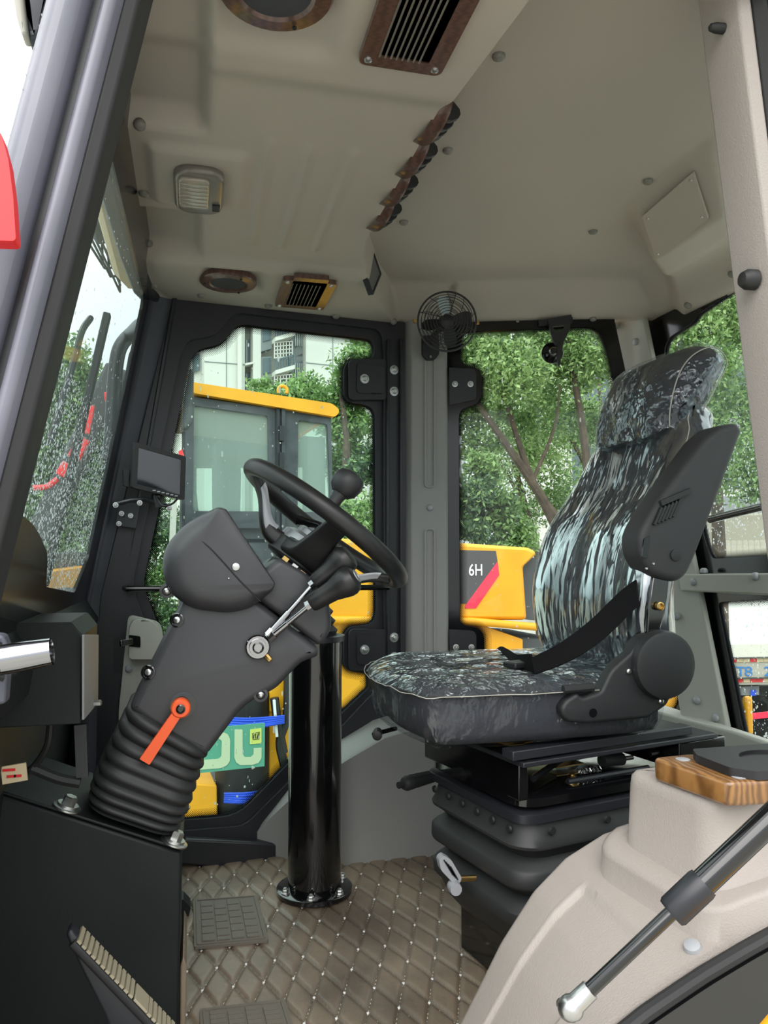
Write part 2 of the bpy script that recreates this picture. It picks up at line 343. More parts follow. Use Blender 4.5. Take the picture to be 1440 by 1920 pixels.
for i in range(-2, 18):
    for j in range(2, 34):
        x = i*QX + (j % 2)*QX/2; y = j*QY/2
        if -.05 < x < .95 and 1.30 < y < 2.38: mk.lathe([(.0033, -.006), (.0028, -.0035), (.001, -.003)], (x, y, .0025*math.sin(x*9+y*4)*math.sin(y*7)), n=6)
mb.build('stitching', 'thread', floor, kind='stuff'); mk.build('stitch_knots', 'white', floor, kind='stuff')
B().slab([[(-.42, .84), (1.46, .84), (1.46, 2.44), (-.42, 2.44)]], Plane((0, 0, 0), (1, 0, 0), (0, 1, 0)), -.05, -.012).build('floor_plate', 'black_steel', floor)
# ---- ceiling: moulded headliner as one height field whose columns follow the front edge and the riser
RIS = [(.78, .44), (.938, .43), (1.2, .405), (1.8, .405), (1.92, .418), (2.15, .504), (2.45, .66)]
FRE = [(.78, -.02), (.86, -.12), (1.2, -.165), (1.5, -.158), (2.0, -.15), (2.26, -.136), (2.33, -.09), (2.45, -.03)]
def itp(T, y):
    if y <= T[0][0]: return T[0][1]
    for (a, u), (b_, v) in zip(T, T[1:]):
        if y <= b_: return u+(v-u)*(y-a)/(b_-a)
    return T[-1][1]
def boxm(x, y, x0, x1, y0, y1, s): return sstep(x0-s, x0+s, x)*(1-sstep(x1-s, x1+s, x))*sstep(y0-s, y0+s, y)*(1-sstep(y1-s, y1+s, y))
PANEL_N = Vector((.36, .0, -1)).normalized()
def yfar(x): return 2.425 if x < .80 else 2.40-(x-.80)*.32
def ceil_z(x, y):
    rx = itp(RIS, y)
    zf = 1.665
    zf += .04*boxm(x, y, -.3, .01, 1.02, 1.40, .017) + .04*boxm(x, y, -.3, .005, 1.76, 2.02, .017)   # side dips by the windscreen
    zf -= .012*boxm(x, y, -.09, .095, 1.46, 1.70, .012)                                           # dome light platform
    zf += -.022*(1-sstep(1.16, 1.24, y)) - .016*sstep(1.98, 2.06, y)                              # speaker ends hang lower
    zf += .016*boxm(x, y, .02, .18, 2.06, 2.21, .02)+.016*boxm(x, y, .02, .19, .94, 1.11, .02)
    for gx in (.13, .205, .29): zf -= .009*boxm(x, y, gx-.004, gx+.008, 1.40, 1.90, .009)
    zu = 1.745 + .01*math.sin((x-.4)*2.2)
    d = min(yfar(x)-y, 1.47-x, y-.80); zu -= .09*(1-sstep(0, .16, d))
    yy = y-(x-1.03)*.95; b_ = min(1, max(0, (x-1.025)/.15))*sstep(1.29, 1.35, yy)*(1-sstep(1.62, 1.68, yy)); zu = min(zu, zu-.085*b_*(1-sstep(1.25, 1.4, x)*.6))
    k = sstep(rx, rx+.016, x); z = zf*(1-k)+zu*k
    e = sstep(0, .02, x-itp(FRE, y)); return z-.012*(1-e)
rows = []
for y in np.linspace(.80, 2.44, 190):
    f0, rx = itp(FRE, y), itp(RIS, y)
    cx = list(np.linspace(f0, rx, 90)) + [rx+.003, rx+.006, rx+.009, rx+.012, rx+.016] + list(np.linspace(rx+.03, 1.475, 110))
    rows.append([(x, min(y, yfar(x)+.02), ceil_z(x, y)) for x in cx])
ceiling = B().grid(rows).build('ceiling', 'headliner', smooth=60, kind='structure'); tag(ceiling, 'moulded grey-beige plastic headliner of the cab', kind='structure')
B().slab([[(-.25, .62), (1.55, .62), (1.55, 2.56), (-.25, 2.56)]], Plane((0, 0, 0), (1, 0, 0), (0, 1, 0)), 1.79, 1.86).build('roof_shell', 'cream_paint', ceiling, bev=.03)
mb = B(); ov = at(240, 540, x=-.30)
mb.slab([[(-.235, .80), (-.12, .80), (-.12, 2.44), (-.20, 2.44), (-.235, 2.3)]], Plane((0, 0, 0), (1, 0, 0), (0, 1, 0)), 1.70, 1.80).build('roof_overhang', 'cream_paint', ceiling, bev=.02)
def onceil(px, py):
    d = ray(px, py); c = Vector((0, 0, H)); lo, hi = .5, 4.5; t0 = .6
    while t0 < 5:
        p = c+d*t0
        if p.z > ceil_z(p.x, p.y)-.001 and p.y > .5: break
        t0 += .004
    p = c+d*t0; e_ = .004; n_ = Vector((ceil_z(p.x+e_, p.y)-ceil_z(p.x-e_, p.y), ceil_z(p.x, p.y+e_)-ceil_z(p.x, p.y-e_), -2*e_)).normalized()
    return p, n_
def cap_mb(p, n_, r): return B().lathe([(r, -.004), (r, .003), (r*.9, .006), (r*.6, .0085), (r*.25, .0095)], p, n_, 14)
for q in [(262, 233), (270, 361), (278, 456), (288, 535), (935, 103), (840, 280), (757, 415), (1359, 201), (1215, 338), (1112, 433), (377, 553), (503, 572), (630, 592), (738, 603), (970, 603), (1112, 597), (1210, 618), (1290, 572), (1373, 513)]:
    p, n_ = onceil(*q); n_ = n_ if n_.z < -.5 else Vector((0, 0, -1)); cap_mb(p, n_, .0115).build('rivet', 'grey_rivet', ceiling)
# access panel let into the rear bulge
pc, pn = onceil(1268, 398); q4 = [onceil(*q)[0] for q in ((1207, 400), (1303, 316), (1331, 404), (1234, 481))]
PN = (q4[1]-q4[0]).cross(q4[3]-q4[0]).normalized(); PN = -PN if PN.z > 0 else PN; PP = Plane(q4[0], q4[1]-q4[0], q4[3]-q4[0])
lp = [PP.uv(q) for q in q4]; sgn = 1 if PP.n.dot(PN) > 0 else -1
pnl = B().slab([rnd(lp, .006)], PP, sgn*.004, sgn*.011).build('access_panel', 'headliner', ceiling, bev=.002)
for i in range(4):
    c = inset(lp, .014)[i]; B().lathe([(.004, 0), (.003, .002)], PP.p(*c, sgn*.011), PN, 8).build('screw', 'steel', pnl)
# ---- right-hand door (door_1): black steel frame, dotted glass, hinge plates
door = thing('door_1', 'black steel cab door with full-height glass on the far side', None, FR.p(0, 0), kind='structure')
out = FR.px([(326, 556), (756, 607), (757, 1262), (757, 1640), (190, 1640), (170, 1330), (190, 1115)])
hole = FR.px([(446, 606), (701, 636), (704, 672), (655, 674), (645, 690), (645, 742), (655, 754), (704, 762), (706, 1170), (655, 1176), (645, 1192), (645, 1248), (655, 1258), (690, 1264), (692, 1290), (548, 1425), (446, 1530), (330, 1540), (300, 1180), (268, 1096), (357, 672), (375, 653), (415, 646)])
hole = rnd(hole, [.03, .04, .03, .03, .01, .01, .02, .04, .05, .03, .01, .01, .02, .01, .01, .04, .05, .02, .05, .03, .05, .03, .05], 4)
B().slab([out, hole], FR, -.03, .0).build('door_frame', 'black_paint', door)
hole_i = [(a, b) for a, b in hole]
lip = rnd(FR.px([(436, 588), (711, 620), (716, 660), (717, 1275), (562, 1440), (456, 1545), (316, 1556), (276, 1180), (248, 1096), (338, 664), (352, 640), (404, 632)]), .03, 4)
B().slab([out[:], lip], FR, .0, .018).build('frame_lip', 'black_paint', door, bev=.004)
B().slab([inset(hole, -.004)], FR, -.020, -.015).build('pane', 'pane_green', door)
frit(hole, FR, -.0135, .026, door)
drops(hole, FR, -.021, 420, .0012, .0042, door, dens=lambda u, v: .25+.75*abs(math.sin(u*9))*(1-v*.4), sgn=-1, run=2)
for x0 in (722, 746): mb = B().bar(FR.p(*FR.px([(x0, 640)])[0], .022), FR.p(*FR.px([(x0, 1250)])[0], .022), .008, .02, FR.n); mb.build('frame_rib', 'black_paint', door, bev=.003)
for ys_ in ((676, 752), (1178, 1256)):
    l = FR.px([(650, ys_[0]), (722, ys_[0]), (722, ys_[1]), (650, ys_[1])]); hb = B().slab([rnd(l, .02)], FR, .019, .024).build('hinge_plate', 'black_paint', door, bev=.003)
    l2 = FR.px([(664, ys_[0]+8), (716, ys_[0]+14), (716, ys_[1]-10), (664, ys_[1]-12)]); B().slab([rnd(l2, .015)], FR, .024, .029).build('hinge_boss', 'black_paint', hb, bev=.003)
    for q in ((678, ys_[0]+38), (735, ys_[0]+20 if ys_[0] < 900 else ys_[0]+16), (735, ys_[0]+60 if ys_[0] < 900 else ys_[0]+52)):
        B().bolt(FR.p(*FR.px([q])[0], .029 if q[0] < 700 else .018), FR.n, .0095, .010, 1.6).build('bolt', 'zinc', hb)
mb = B().tube([FR.p(*FR.px([q])[0], h) for q, h in (((234, 1102), .02), ((236, 1102), .06), ((420, 1101), .07), ((640, 1100), .07), ((716, 1100), .06), ((718, 1100), .02))], .0085, 10)
mb.build('grab_bar', 'black_gloss', door)
l = FR.px([(240, 1150), (300, 1165), (330, 1330), (330, 1500), (222, 1500), (222, 1330)])
tr_ = B().slab([rnd(l, .02)], FR, .019, .03).build('door_trim', 'grey_trim', door, bev=.004)
cap_mb(FR.p(*FR.px([(241, 1251)])[0], .03), FR.n, .011).build('rivet', 'cap_grey', tr_)
l = FR.px([(241, 1172), (250, 1157), (282, 1160), (301, 1180), (303, 1230), (240, 1230)])
lt = B().slab([rnd(l, .012)], FR, .02, .075).build('latch_housing', 'grey_trim', door, bev=.008)
l = FR.px([(240, 1185), (261, 1188), (261, 1208), (240, 1206)]); B().slab([rnd(l, .004)], FR, .072, .078).build('latch_slot', 'black_gloss', lt)
mb = B().bar(FR.p(*FR.px([(247, 1197)])[0], .076), FR.p(*FR.px([(224, 1199)])[0], .098), .018, .008, FR.n); mb.build('latch_tongue', 'chrome', lt, bev=.002)
l = FR.px([(352, 1598), (470, 1592), (470, 1560), (352, 1562)])
B().slab([FR.px([(300, 1605), (760, 1650), (760, 1590), (470, 1568), (345, 1562)])], FR, .0, .05).build('sill', 'black_paint', door, bev=.006)
# ---- A pillars: six-sided folded steel posts
def post(name, label, T, Bt, sec, m_, bev=.006):
    r1 = [Vector(T)+Vector((x, y, 0)) for x, y in sec]; r0 = [Vector(Bt)+Vector((x, y, 0)) for x, y in sec]
    o = B().loft([r0, r1]).build(name, m_, None, bev=bev, kind='structure'); return tag(o, label, kind='structure')
SECA = [(-.03, .055), (-.04, .0), (-.038, -.052), (-.008, -.056), (.030, -.012), (.068, .0), (.068, .055)]
def post3(name, label, pts, sec, m_, bev=.006):
    o = B().loft([[Vector(p)+Vector((x, y, 0)) for x, y in sec] for p in pts]).build(name, m_, None, bev=bev, kind='structure'); return tag(o, label, kind='structure')
pa = post3('trim_1', 'dark folded steel front pillar beside the far door and windscreen', [(-.098, 2.335, 1.70), (-.268, 2.335, .76), (-.268, 2.335, -.02)], SECA, 'pillar_paint')
B().slab([[(-.42, -.02), (-.20, -.02), (-.20, .64), (-.42, .64)]], YP(2.37), -.02, .0).build('lower_gusset', 'black_paint', pa)
B().bar((-.058, 2.317, 1.66), (-.205, 2.317, .70), .012, .006, (0, -1, .2)).build('weld_seam', 'black_paint', pa, bev=.003)
pn_ = thing('trim_2', 'near front door post of slate grey painted steel, wet with drops', None, (-.2, .875, .9), kind='structure')
NL = ((-.3715, .30), (-.067, 1.75))
def npost(sec, nm, m_, bv=.004): return B().loft([[Vector((x0+dx, .875+dy, z)) for dx, dy in sec] for x0, z in NL]).build(nm, m_, pn_, bev=bv, seg=3)
npost([(-.034, -.01), (-.031, -.038), (-.018, -.054), (.0, -.052), (.009, -.036), (.010, .03), (-.030, .03)], 'outer_tube', 'post_paint', .009)
npost([(.006, -.022), (.022, -.022), (.022, .03), (.006, .03)], 'seam_groove', 'black_paint', 0)
npost([(.019, -.03), (.023, -.043), (.034, -.043), (.041, -.028), (.041, .03), (.019, .03)], 'inner_strip', 'post_paint', .005)
sl = B().loft([[Vector((x0+dx, .875+dy, z)) for dx, dy in ((.040, -.03), (.056, -.025), (.060, .02), (.046, .045), (.036, .03))] for x0, z in ((-.3715, .30), (-.067, 1.75))]).build('door_seal', 'rubber', pn_, bev=.004)
mb = B()
for _ in range(170):
    z = random.uniform(.9, 1.55); k = (1.75-z)/1.45; x = -.067-.3045*k; u = random.random(); px_ = x-.026-.010*u; py_ = .875-.055+.04*u
    mb.lathe([(.0012, 0), (.0009, .0008), (.0003, .001)], (px_, py_, z), (-.9, -.35, 0), 6)
mb.build('raindrops', 'water', pn_, kind='stuff')
# ---- windscreen (window_4)
ws = thing('window_4', 'front windscreen covered in raindrops', None, WS.p(1.6, 1.2), kind='structure')
def wu(px, py): return WS.uv(WS.hit(px, py))
o_ = [(.80, .60), (2.345, .60), (2.345, 1.70), (.80, 1.70)]
o_ = [(.865, .62), (2.36, .62), (2.36, 1.74), (.865, 1.74)]
h_ = [wu(212, 285), wu(272, 545), wu(273, 566), wu(168, 1052), wu(143, 1112), wu(90, 1101), wu(95, 1040), wu(70, 985), wu(30, 955), (.94, wu(30, 955)[1]), (.98, 1.62)]
h_ = rnd(h_, [.0, .05, .05, .02, .02, .015, .06, .06, .04, .03, .05], 4)
B().slab([o_, h_], WS, -.012, -.004).build('black_border', 'glass_black', ws)
B().slab([inset(h_, -.002)], WS, -.011, -.006).build('pane', 'rain_glass', ws)
drops(h_, WS, -.011, 6500, .0011, .0030, ws, dens=lambda u, v: (1 if v < .45 else .6 if v < .52 else .03), sgn=-1)
B().slab([[(2.24, 1.18), (2.36, 1.18), (2.36, 1.74), (2.10, 1.74), (2.20, 1.62), (2.24, 1.5)]], WS, .0, .02) if False else None
hd = thing('trim_3', 'dark steel header rail along the top of the windscreen', None, (-.15, 1.6, 1.64), kind='structure')
B().loft([[Vector((x+dx, y, z+dz)) for dx, dz in ((-.03, -.012), (.02, -.02), (.03, .02), (-.03, .04))] for x, y, z in ((-.135, .86, 1.65), (-.175, 1.2, 1.65), (-.168, 1.55, 1.65), (-.158, 2.0, 1.65), (-.142, 2.25, 1.645), (-.115, 2.33, 1.64))]).build('header_rail', 'black_paint', hd, bev=.006)
bm_ = thing('trim_4', 'dark steel cross beam under the windscreen', None, (-.3, 1.6, .72), kind='structure')
PBm = Plane((-.25, 1.6, .75), (0, 1, 0), (0, 0, 1))
B().loft([[Vector((x, y, z)) for x, z in ((-.36, .66), (-.262, .66), (-.254, .715), (-.30, .80), (-.36, .80))] for y in (.86, 2.33)]).build('cross_beam', 'black_steel', bm_, bev=.004)
B().loft([[Vector((x, y, z)) for x, z in ((-.41, .0), (-.36, .0), (-.30, .67), (-.36, .67))] for y in (.86, 2.44)]).build('front_panel', 'black_steel', bm_)
# ---- B pillar cover (trim_5)
bp = thing('trim_5', 'grey pillar cover with two long stamped slots beside the far door', None, (.75, 2.42, .9), kind='structure')
plan = [(.668, 2.47), (.672, 2.425), (.692, 2.402), (.806, 2.390), (.826, 2.405), (.83, 2.47)]
B().loft([[Vector((x, y, z)) for x, y in plan] for z in (.02, 1.70)]).build('pillar_cover', 'grey_trim_dark', bp, bev=.004)
PB = Plane((.692, 2.402, 0), (.114, -.012, 0), (0, 0, 1))
for y0, y1 in ((640, 915), (990, 1236)):
    l = PB.px([(795, y0), (816, y0), (816, y1), (795, y1)]); w2 = abs(l[1][0]-l[0][0])/2
    ol = rnd(l, w2*.98, 6); B().slab([ol, inset(ol, .006)], PB, -.001, .0055).build('stamped_slot', 'grey_trim_dark', bp, bev=.002)
cap_mb(PB.p(*PB.px([(806, 952)])[0]), PB.n, .011).build('rivet', 'cap_grey', bp)
# ---- far rear side window (window_1)
w1 = thing('window_1', 'far side rear window with dotted border behind the seat', None, FB.p(.2, .9), kind='structure')
out = [(.02, .02), (.70, .02), FB.px([(1310, 1400)])[0], FB.px([(1165, 600)])[0], (.52, 1.70), (.02, 1.70)]
out = [(.005, .05)] + FB.px([(1330, 1420), (1150, 590)]) + [(.005, 1.66)]
hole = FB.px([(866, 622), (1120, 612), (1140, 660), (1278, 1300), (1266, 1337), (920, 1345), (908, 1300), (907, 1190), (897, 1178), (862, 1172), (860, 768), (893, 758), (904, 742), (904, 704), (893, 690), (862, 684)])
hole = rnd(hole, [.02, .05, .03, .04, .05, .03, .02, .02, .02, .04, .04, .02, .02, .02, .02, .04], 4)
B().slab([out, hole], FB, -.016, 0).build('black_border', 'glass_black', w1)
B().slab([inset(hole, -.003)], FB, -.013, -.008).build('pane', 'pane_glass', w1); frit(hole, FB, -.006, .026, w1)
drops(hole, FB, -.014, 260, .0012, .0036, w1, sgn=-1, run=2)
for y0, y1, bx in ((690, 756, ((853, 721), (882, 721))), (1180, 1240, ((855, 1213), (884, 1213)))):
    l = FB.px([(842, y0), (893, y0+3), (893, y1-6), (843, y1+4)]); hp = B().slab([rnd(l, [.002, .02, .015, .002])], FB, .001, .007).build('hinge_plate', 'black_paint', w1, bev=.003)
    for q in bx: B().bolt(FB.p(*FB.px([q])[0], .007), FB.n, .0068, .007, 1.45).build('bolt', 'zinc', hp)
# ---- rear wall: upper and lower windows
RO = [(-1.93, .02), (-.80, .02), (-.80, 1.70), (-2.34, 1.70)]
rwall = thing('wall_rear', 'black rear frame of the cab around two windows', None, (1.45, 1.6, .8), kind='structure')
hu = RW.px([(1238, 655), (1248, 632), (1292, 604), (1300, 590), (1425, 505)]) + [(-1.05, 1.60), (-.95, 1.55), (-.95, .90)] + RW.px([(1440, 1041), (1327, 1048), (1316, 1020)])
hu = rnd(hu, [.02, .03, .015, .015, .02, .05, .03, .04, 0, .04, .03], 4)
hl = RW.px([(1337, 1129), (1440, 1123)]) + [(-.95, .765), (-.95, .30)] + RW.px([(1440, 1425), (1396, 1425)]); hl = rnd(hl, [.025, 0, .03, .03, 0, .02], 4)
B().slab([RO, hu, hl], RW, -.03, -.012).build('rear_frame', 'glass_black', rwall)
for nm, hh, nd, lab in (('window_2', hu, 1500, 'upper rear window, rain-speckled in its lower half'), ('window_3', hl, 900, 'lower rear window speckled with dark drops')):
    o = thing(nm, lab, None, RW.p(*hh[0]), kind='structure'); B().slab([inset(hh, -.004)], RW, -.026, -.021).build('pane', 'pane_glass', o); frit(hh, RW, -.0195, .020, o)
    drops(hh, RW, -.027, nd*2, .0010, .0034, o, dens=(lambda u, v: 1 if v < .42 else .05) if nm == 'window_2' else (lambda u, v: 1), sgn=-1)
st = thing('trim_6', 'grey folded strut in the far rear corner with round rivets', None, (1.42, 2.1, .8), kind='structure')
T1, T0 = Vector((1.405, 2.285, 1.70)), Vector((1.425, 1.925, .36))
sec = [(-.028, .06), (-.028, .045), (.0, .0), (.012, -.085), (.03, -.085), (.03, .1)]
B().loft([[p+Vector((x, y, 0)) for x, y in sec] for p in (T0, T1)]).build('strut', 'grey_trim', st, bev=.004)
PS1 = Plane(T0, (.012, -.085, 0), T1-T0); PS0 = Plane(T0, (.075, -.085, 0), T1-T0)
for q in ((1343, 1346),): cap_mb(PS1.hit(*q), PS1.n, .012).build('rivet', 'cap_grey', st)
for q in ((1307, 1313), (1268, 1155), (1153, 611)): cap_mb(PS0.hit(*q), PS0.n, .012).build('rivet', 'cap_grey', st)
cap_mb(PS1.hit(1193, 641), PS1.n, .012).build('rivet', 'cap_grey', st)
cbm = thing('trim_7', 'grey rear cross bar between the two rear windows', None, (1.43, 1.5, .82), kind='structure')
l = RW.px([(1290, 1076), (1440, 1056)]); l2 = RW.px([(1295, 1108), (1440, 1102)])
B().slab([[l[0], (-.82, l[1][1]+.003), (-.82, l2[1][1]), l2[0]]], RW, 0, .035).build('cross_bar', 'grey_trim', cbm, bev=.005)
for q in ((1320, 1091), (1438, 1081)): cap_mb(RW.p(*RW.px([q])[0], .035), RW.n, .011).build('rivet', 'cap_grey', cbm)
p = RW.p(*RW.px([(1330, 1071)])[0], .018); cap_mb(p, Vector((0, 0, 1)), .011).build('rivet', 'cap_grey', cbm)
lg = thing('trim_8', 'grey ledge under the rear strut behind the seat', None, (1.4, 1.9, .35), kind='structure')
a0 = at(1040, 1352, y=2.28); zt = at(1375, 1372, x=1.40).z
B().slab([[(.80, 2.46), (.80, 2.22), (1.36, 2.06), (1.405, 1.80), (1.405, .90), (1.44, .90), (1.44, 2.30)]], Plane((0, 0, 0), (1, 0, 0), (0, 1, 0)), .02, zt).build('ledge', 'grey_trim', lg, bev=.008)
cap_mb(at(1268, 1368, z=zt), Vector((0, 0, 1)), .011).build('rivet', 'cap_grey', lg)
# ---- wheel-arch cover at the far side (trim_9)
wa = thing('trim_9', 'grey wheel arch cover on the floor between far door and seat', None, (.5, 2.3, 0), kind='structure')
pl0 = [(.14, 2.385), (.444, 2.227), (1.0, 2.235)]
def zf(x): return max(0.004, .43*sstep(.05, .78, x)**.8)
c0 = [at(*q, z=0) for q in ((445, 1606), (650, 1621))]
A0 = Vector((.135, 2.385)); A1 = Vector((.444, 2.227)); A2 = Vector((1.05, 2.232))
LP = Plane((A0.x, A0.y, 0), (A1.x-A0.x, A1.y-A0.y, 0), (0, 0, 1)); RP = Plane((A1.x, A1.y, 0), (A2.x-A1.x, A2.y-A1.y, 0), (0, 0, 1))
top = [LP.hit(*q) for q in ((447, 1602), (490, 1545), (545, 1493), (600, 1452), (655, 1418))] + [RP.hit(*q) for q in ((700, 1392), (722, 1379), (760, 1368), (900, 1350))]
secs = []
for p in top:
    z = max(p.z, .003); bk = min(2.47, p.y+.3); secs.append([Vector((p.x, p.y, -.01)), Vector((p.x, p.y, z-.008)), Vector((p.x+.003, p.y+.008, z)), Vector((p.x+.0, bk, z+.015)), Vector((p.x, bk, -.01))])
ar = B().loft(secs).build('arch_cover', 'grey_trim_dark', wa, smooth=40)
PT_ = lambda q, dz=0: at(*q, y=2.33)
cap_mb(Vector((.50, 2.33, .335)), Vector((-.4, 0, 1)), .011) if False else None
# ---- near rear side (beside and behind the photographer's right): post, panel and glass
npst = thing('trim_10', 'near door post of pale beige trim and black seal at the right edge', None, (.72, .86, 1.2), kind='structure')
e0, e1 = at(1355, 0, y=.87), at(1415, 480, y=.87); dx = (e1.x-e0.x)/(e0.z-e1.z)
def xr(z): return e0.x+dx*(e0.z-z)
B().loft([[Vector((xr(z)+a, .87+b_, z)) for a, b_ in ((0, 0), (.006, -.02), (.024, -.024), (.030, .0), (.026, .05), (.002, .05))] for z in (.75, 1.74)]).build('post_trim', 'beige', npst, bev=.003)
B().loft([[Vector((xr(z)+a, .87+b_, z)) for a, b_ in ((.026, -.02), (.040, -.035), (.048, -.02), (.046, .05), (.028, .05))] for z in (.6, 1.75)]).build('door_seal', 'rubber', npst, bev=.003)
B().loft([[Vector((xr(z)+a, .87+b_, z)) for a, b_ in ((.048, -.03), (.11, -.04), (.14, .05), (.048, .05))] for z in (.0, 1.75)]).build('post_frame', 'pillar_paint', npst, bev=.004)
for q, rr in (((1416, 525), .014), ((1357, 54), .007)):
    p = at(*q, y=.875); B().lathe([(rr, 0), (rr, .012), (rr*.7, .02), (rr*.3, .022)], p, (-1, .1, 0), 14).build('bumper', 'rubber', npst)
wl = thing('wall_left', 'near side of the cab behind the door opening', None, (1.1, .86, .8), kind='structure')
NP = Plane((0, .84, 0), (1, 0, 0), (0, 0, 1))
B().slab([[(.82, .02), (1.47, .02), (1.47, 1.72), (.86, 1.72)], rnd([(.90, .72), (1.40, .72), (1.40, 1.62), (.92, 1.62)], .05)], NP, -.03, .0).build('side_frame', 'glass_black', wl)
B().slab([rnd([(.89, .71), (1.41, .71), (1.41, 1.63), (.91, 1.63)], .05)], NP, -.022, -.017).build('pane', 'pane_glass', wl)
# ================================================================== THINGS AT THE FRONT
def YPx(y): return YP(y)
# ---- steering column
P15 = YP(1.50)
col = thing('steering_column', 'dark grey plastic steering column with gauge pod and ribbed bellows', 'steering column', (-.02, 1.6, .42), kind='thing')
def seam_gap(l, dx, dz): return [(a+dx, b+dz) for a, b in l]
SEAM = [(345, 984), (400, 1036), (450, 1090), (482, 1126), (522, 1157), (562, 1187), (600, 1217)]
lb = P15.px([(240, 1330), (258, 1295), (330, 1152), (352, 1110), (420, 1100)] + SEAM[3:] + [(598, 1232), (566, 1243), (520, 1292), (470, 1318), (450, 1335), (386, 1421), (316, 1385)])
rear = pillow(B(), rnd(lb, .012, 3), P15, -.20, .0, .016).build('rear_shell', 'column_plastic', col, smooth=50)
lf = P15.px([(484, 1124), (490, 1072), (526, 1044), (575, 1072), (608, 1108), (622, 1140), (624, 1182), (603, 1214), (564, 1184), (524, 1154)])
front = pillow(B(), rnd(lf, .012, 3), P15, -.195, -.003, .014).build('front_shell', 'column_plastic', col, smooth=50)
lp = P15.px([(318, 1112), (306, 1080), (304, 1050), (313, 1020), (345, 984), (380, 964), (410, 950), (424, 955), (515, 1092), (510, 1108), (486, 1128), (470, 1140), (430, 1150), (360, 1142)])
f0, f1 = [Vector(q) for q in P15.px([(424, 955), (515, 1092)])]; fd = (f1-f0).normalized(); fnn = Vector((-fd.y, fd.x))
def pw(a, b): return .12+.88*sstep(.0, .07, abs((Vector((a, b))-f0).dot(fnn)))
pod = pillow(B(), rnd(lp, [.02, .02, .02, .02, .02, .01, .012, .004, .004, .01, .01, .02, .02, .02], 3), P15, -.240, .038, .040, 7, wf=pw).build('gauge_pod', 'column_plastic', col, smooth=60)
hood = pod
sm = [P15.p(*P15.px([q])[0], h) for q, h in (((347, 984), -.010), ((351, 987), .010), ((362, 998), .028), ((376, 1013), .0365), ((402, 1037), .0385), ((450, 1090), .0385), ((486, 1126), .0375))]
B().tube(catmull(sm, 4), .0013, 6).build('shell_seam', 'glass_black', pod)
B().lathe([(.0075, 0), (.007, .003), (.004, .004)], P15.p(*P15.px([(440, 1062)])[0], .039), (0, -1, 0), 14).build('screw', 'zinc', hood)
B().lathe([(.0022, 0), (.0015, .002)], P15.p(*P15.px([(427, 1083)])[0], .039), (0, -1, 0), 8).build('screw', 'steel', hood)
for q in ((333, 1163), (279, 1261)):
    p = P15.p(*P15.px([q])[0], -.006); rc = B().lathe([(.0135, -.002), (.0135, .006), (.0115, .007), (.0105, .002)], p, (-.3, -1, .1), 18).build('screw_recess', 'black_gloss', rear)
    B().lathe([(.006, .002), (.006, .006), (.003, .0075)], p, (-.3, -1, .1), 10).build('screw', 'steel', col)
for q in ((313, 1108), (489, 1303)):
    p = P15.p(*P15.px([q])[0], -.01); l_ = B().lathe([(.014, -.02), (.014, .008), (.009, .009), (.008, .004)], p, (0, -1, 0), 16).build('screw_lug', 'column_plastic', col)
    B().lathe([(.006, .004), (.006, .012), (.003, .014)], p, (0, -1, 0), 8).build('screw', 'steel', l_)
# bellows: eight folds between the column foot and the sloped pedestal top
L_ = [P15.hit(*q) for q in ((241, 1322), (205, 1395), (172, 1462), (160, 1515))]; R_ = [P15.hit(*q) for q in ((392, 1412), (372, 1470), (352, 1530), (330, 1572))]
Lc, Rc = catmull(L_, 14), catmull(R_, 14); rings = []; nb = len(Lc)
for i in range(nb):
    u = i/(nb-1); a, b = Lc[i], Rc[i]; ph = u*8.2; f = abs(math.sin(ph*PI))**.55; g = -.013+.015*f
    cx = (a+b)/2; hw = (b-a).length/2+g; ex = (b-a).normalized(); yc = 1.60
    rings.append([cx + ex*x + Vector((0, (yc-1.5)+y, 0)) for x, y in rrect(2*hw, .225+2*g, .05+g, 5)])
bl = B().loft(rings).build('bellows', 'bellows_rubber', col, smooth=70)
# orange tilt lever
P49 = YP(1.494)
piv = P49.px([(339, 1325)])[0]; tip = P49.px([(272, 1424)])[0]; dv = (Vector(tip)-Vector(piv)); dn = dv.normalized(); pn2 = Vector((-dn.y, dn.x))
pts = [Vector(piv)+dn*.012+pn2*.0085, Vector(tip)+pn2*.0105, Vector(tip)-pn2*.0105, Vector(piv)+dn*.012-pn2*.0085]
tl = B().slab([rnd([tuple(p) for p in pts], .002)], P49, .004, .018); tl.lathe([(.0175, .0), (.0175, .018), (.015, .021)], P49.p(*piv, 0), (0, -1, 0), 22)
tlo = tl.build('tilt_lever', 'orange', col, bev=.002, label='orange tilt lever with a black pivot bolt')
B().lathe([(.0085, .018), (.0085, .024), (.006, .025), (.005, .022)], P49.p(*piv, 0), (0, -1, 0), 14).build('pivot_bolt', 'black_gloss', tlo)
B().lathe([(.024, -.004), (.024, .0015), (.021, .002)], P49.p(piv[0]+.004, piv[1]+.002, -.006), (0, -1, 0), 24).build('lever_socket', 'black_gloss', col)
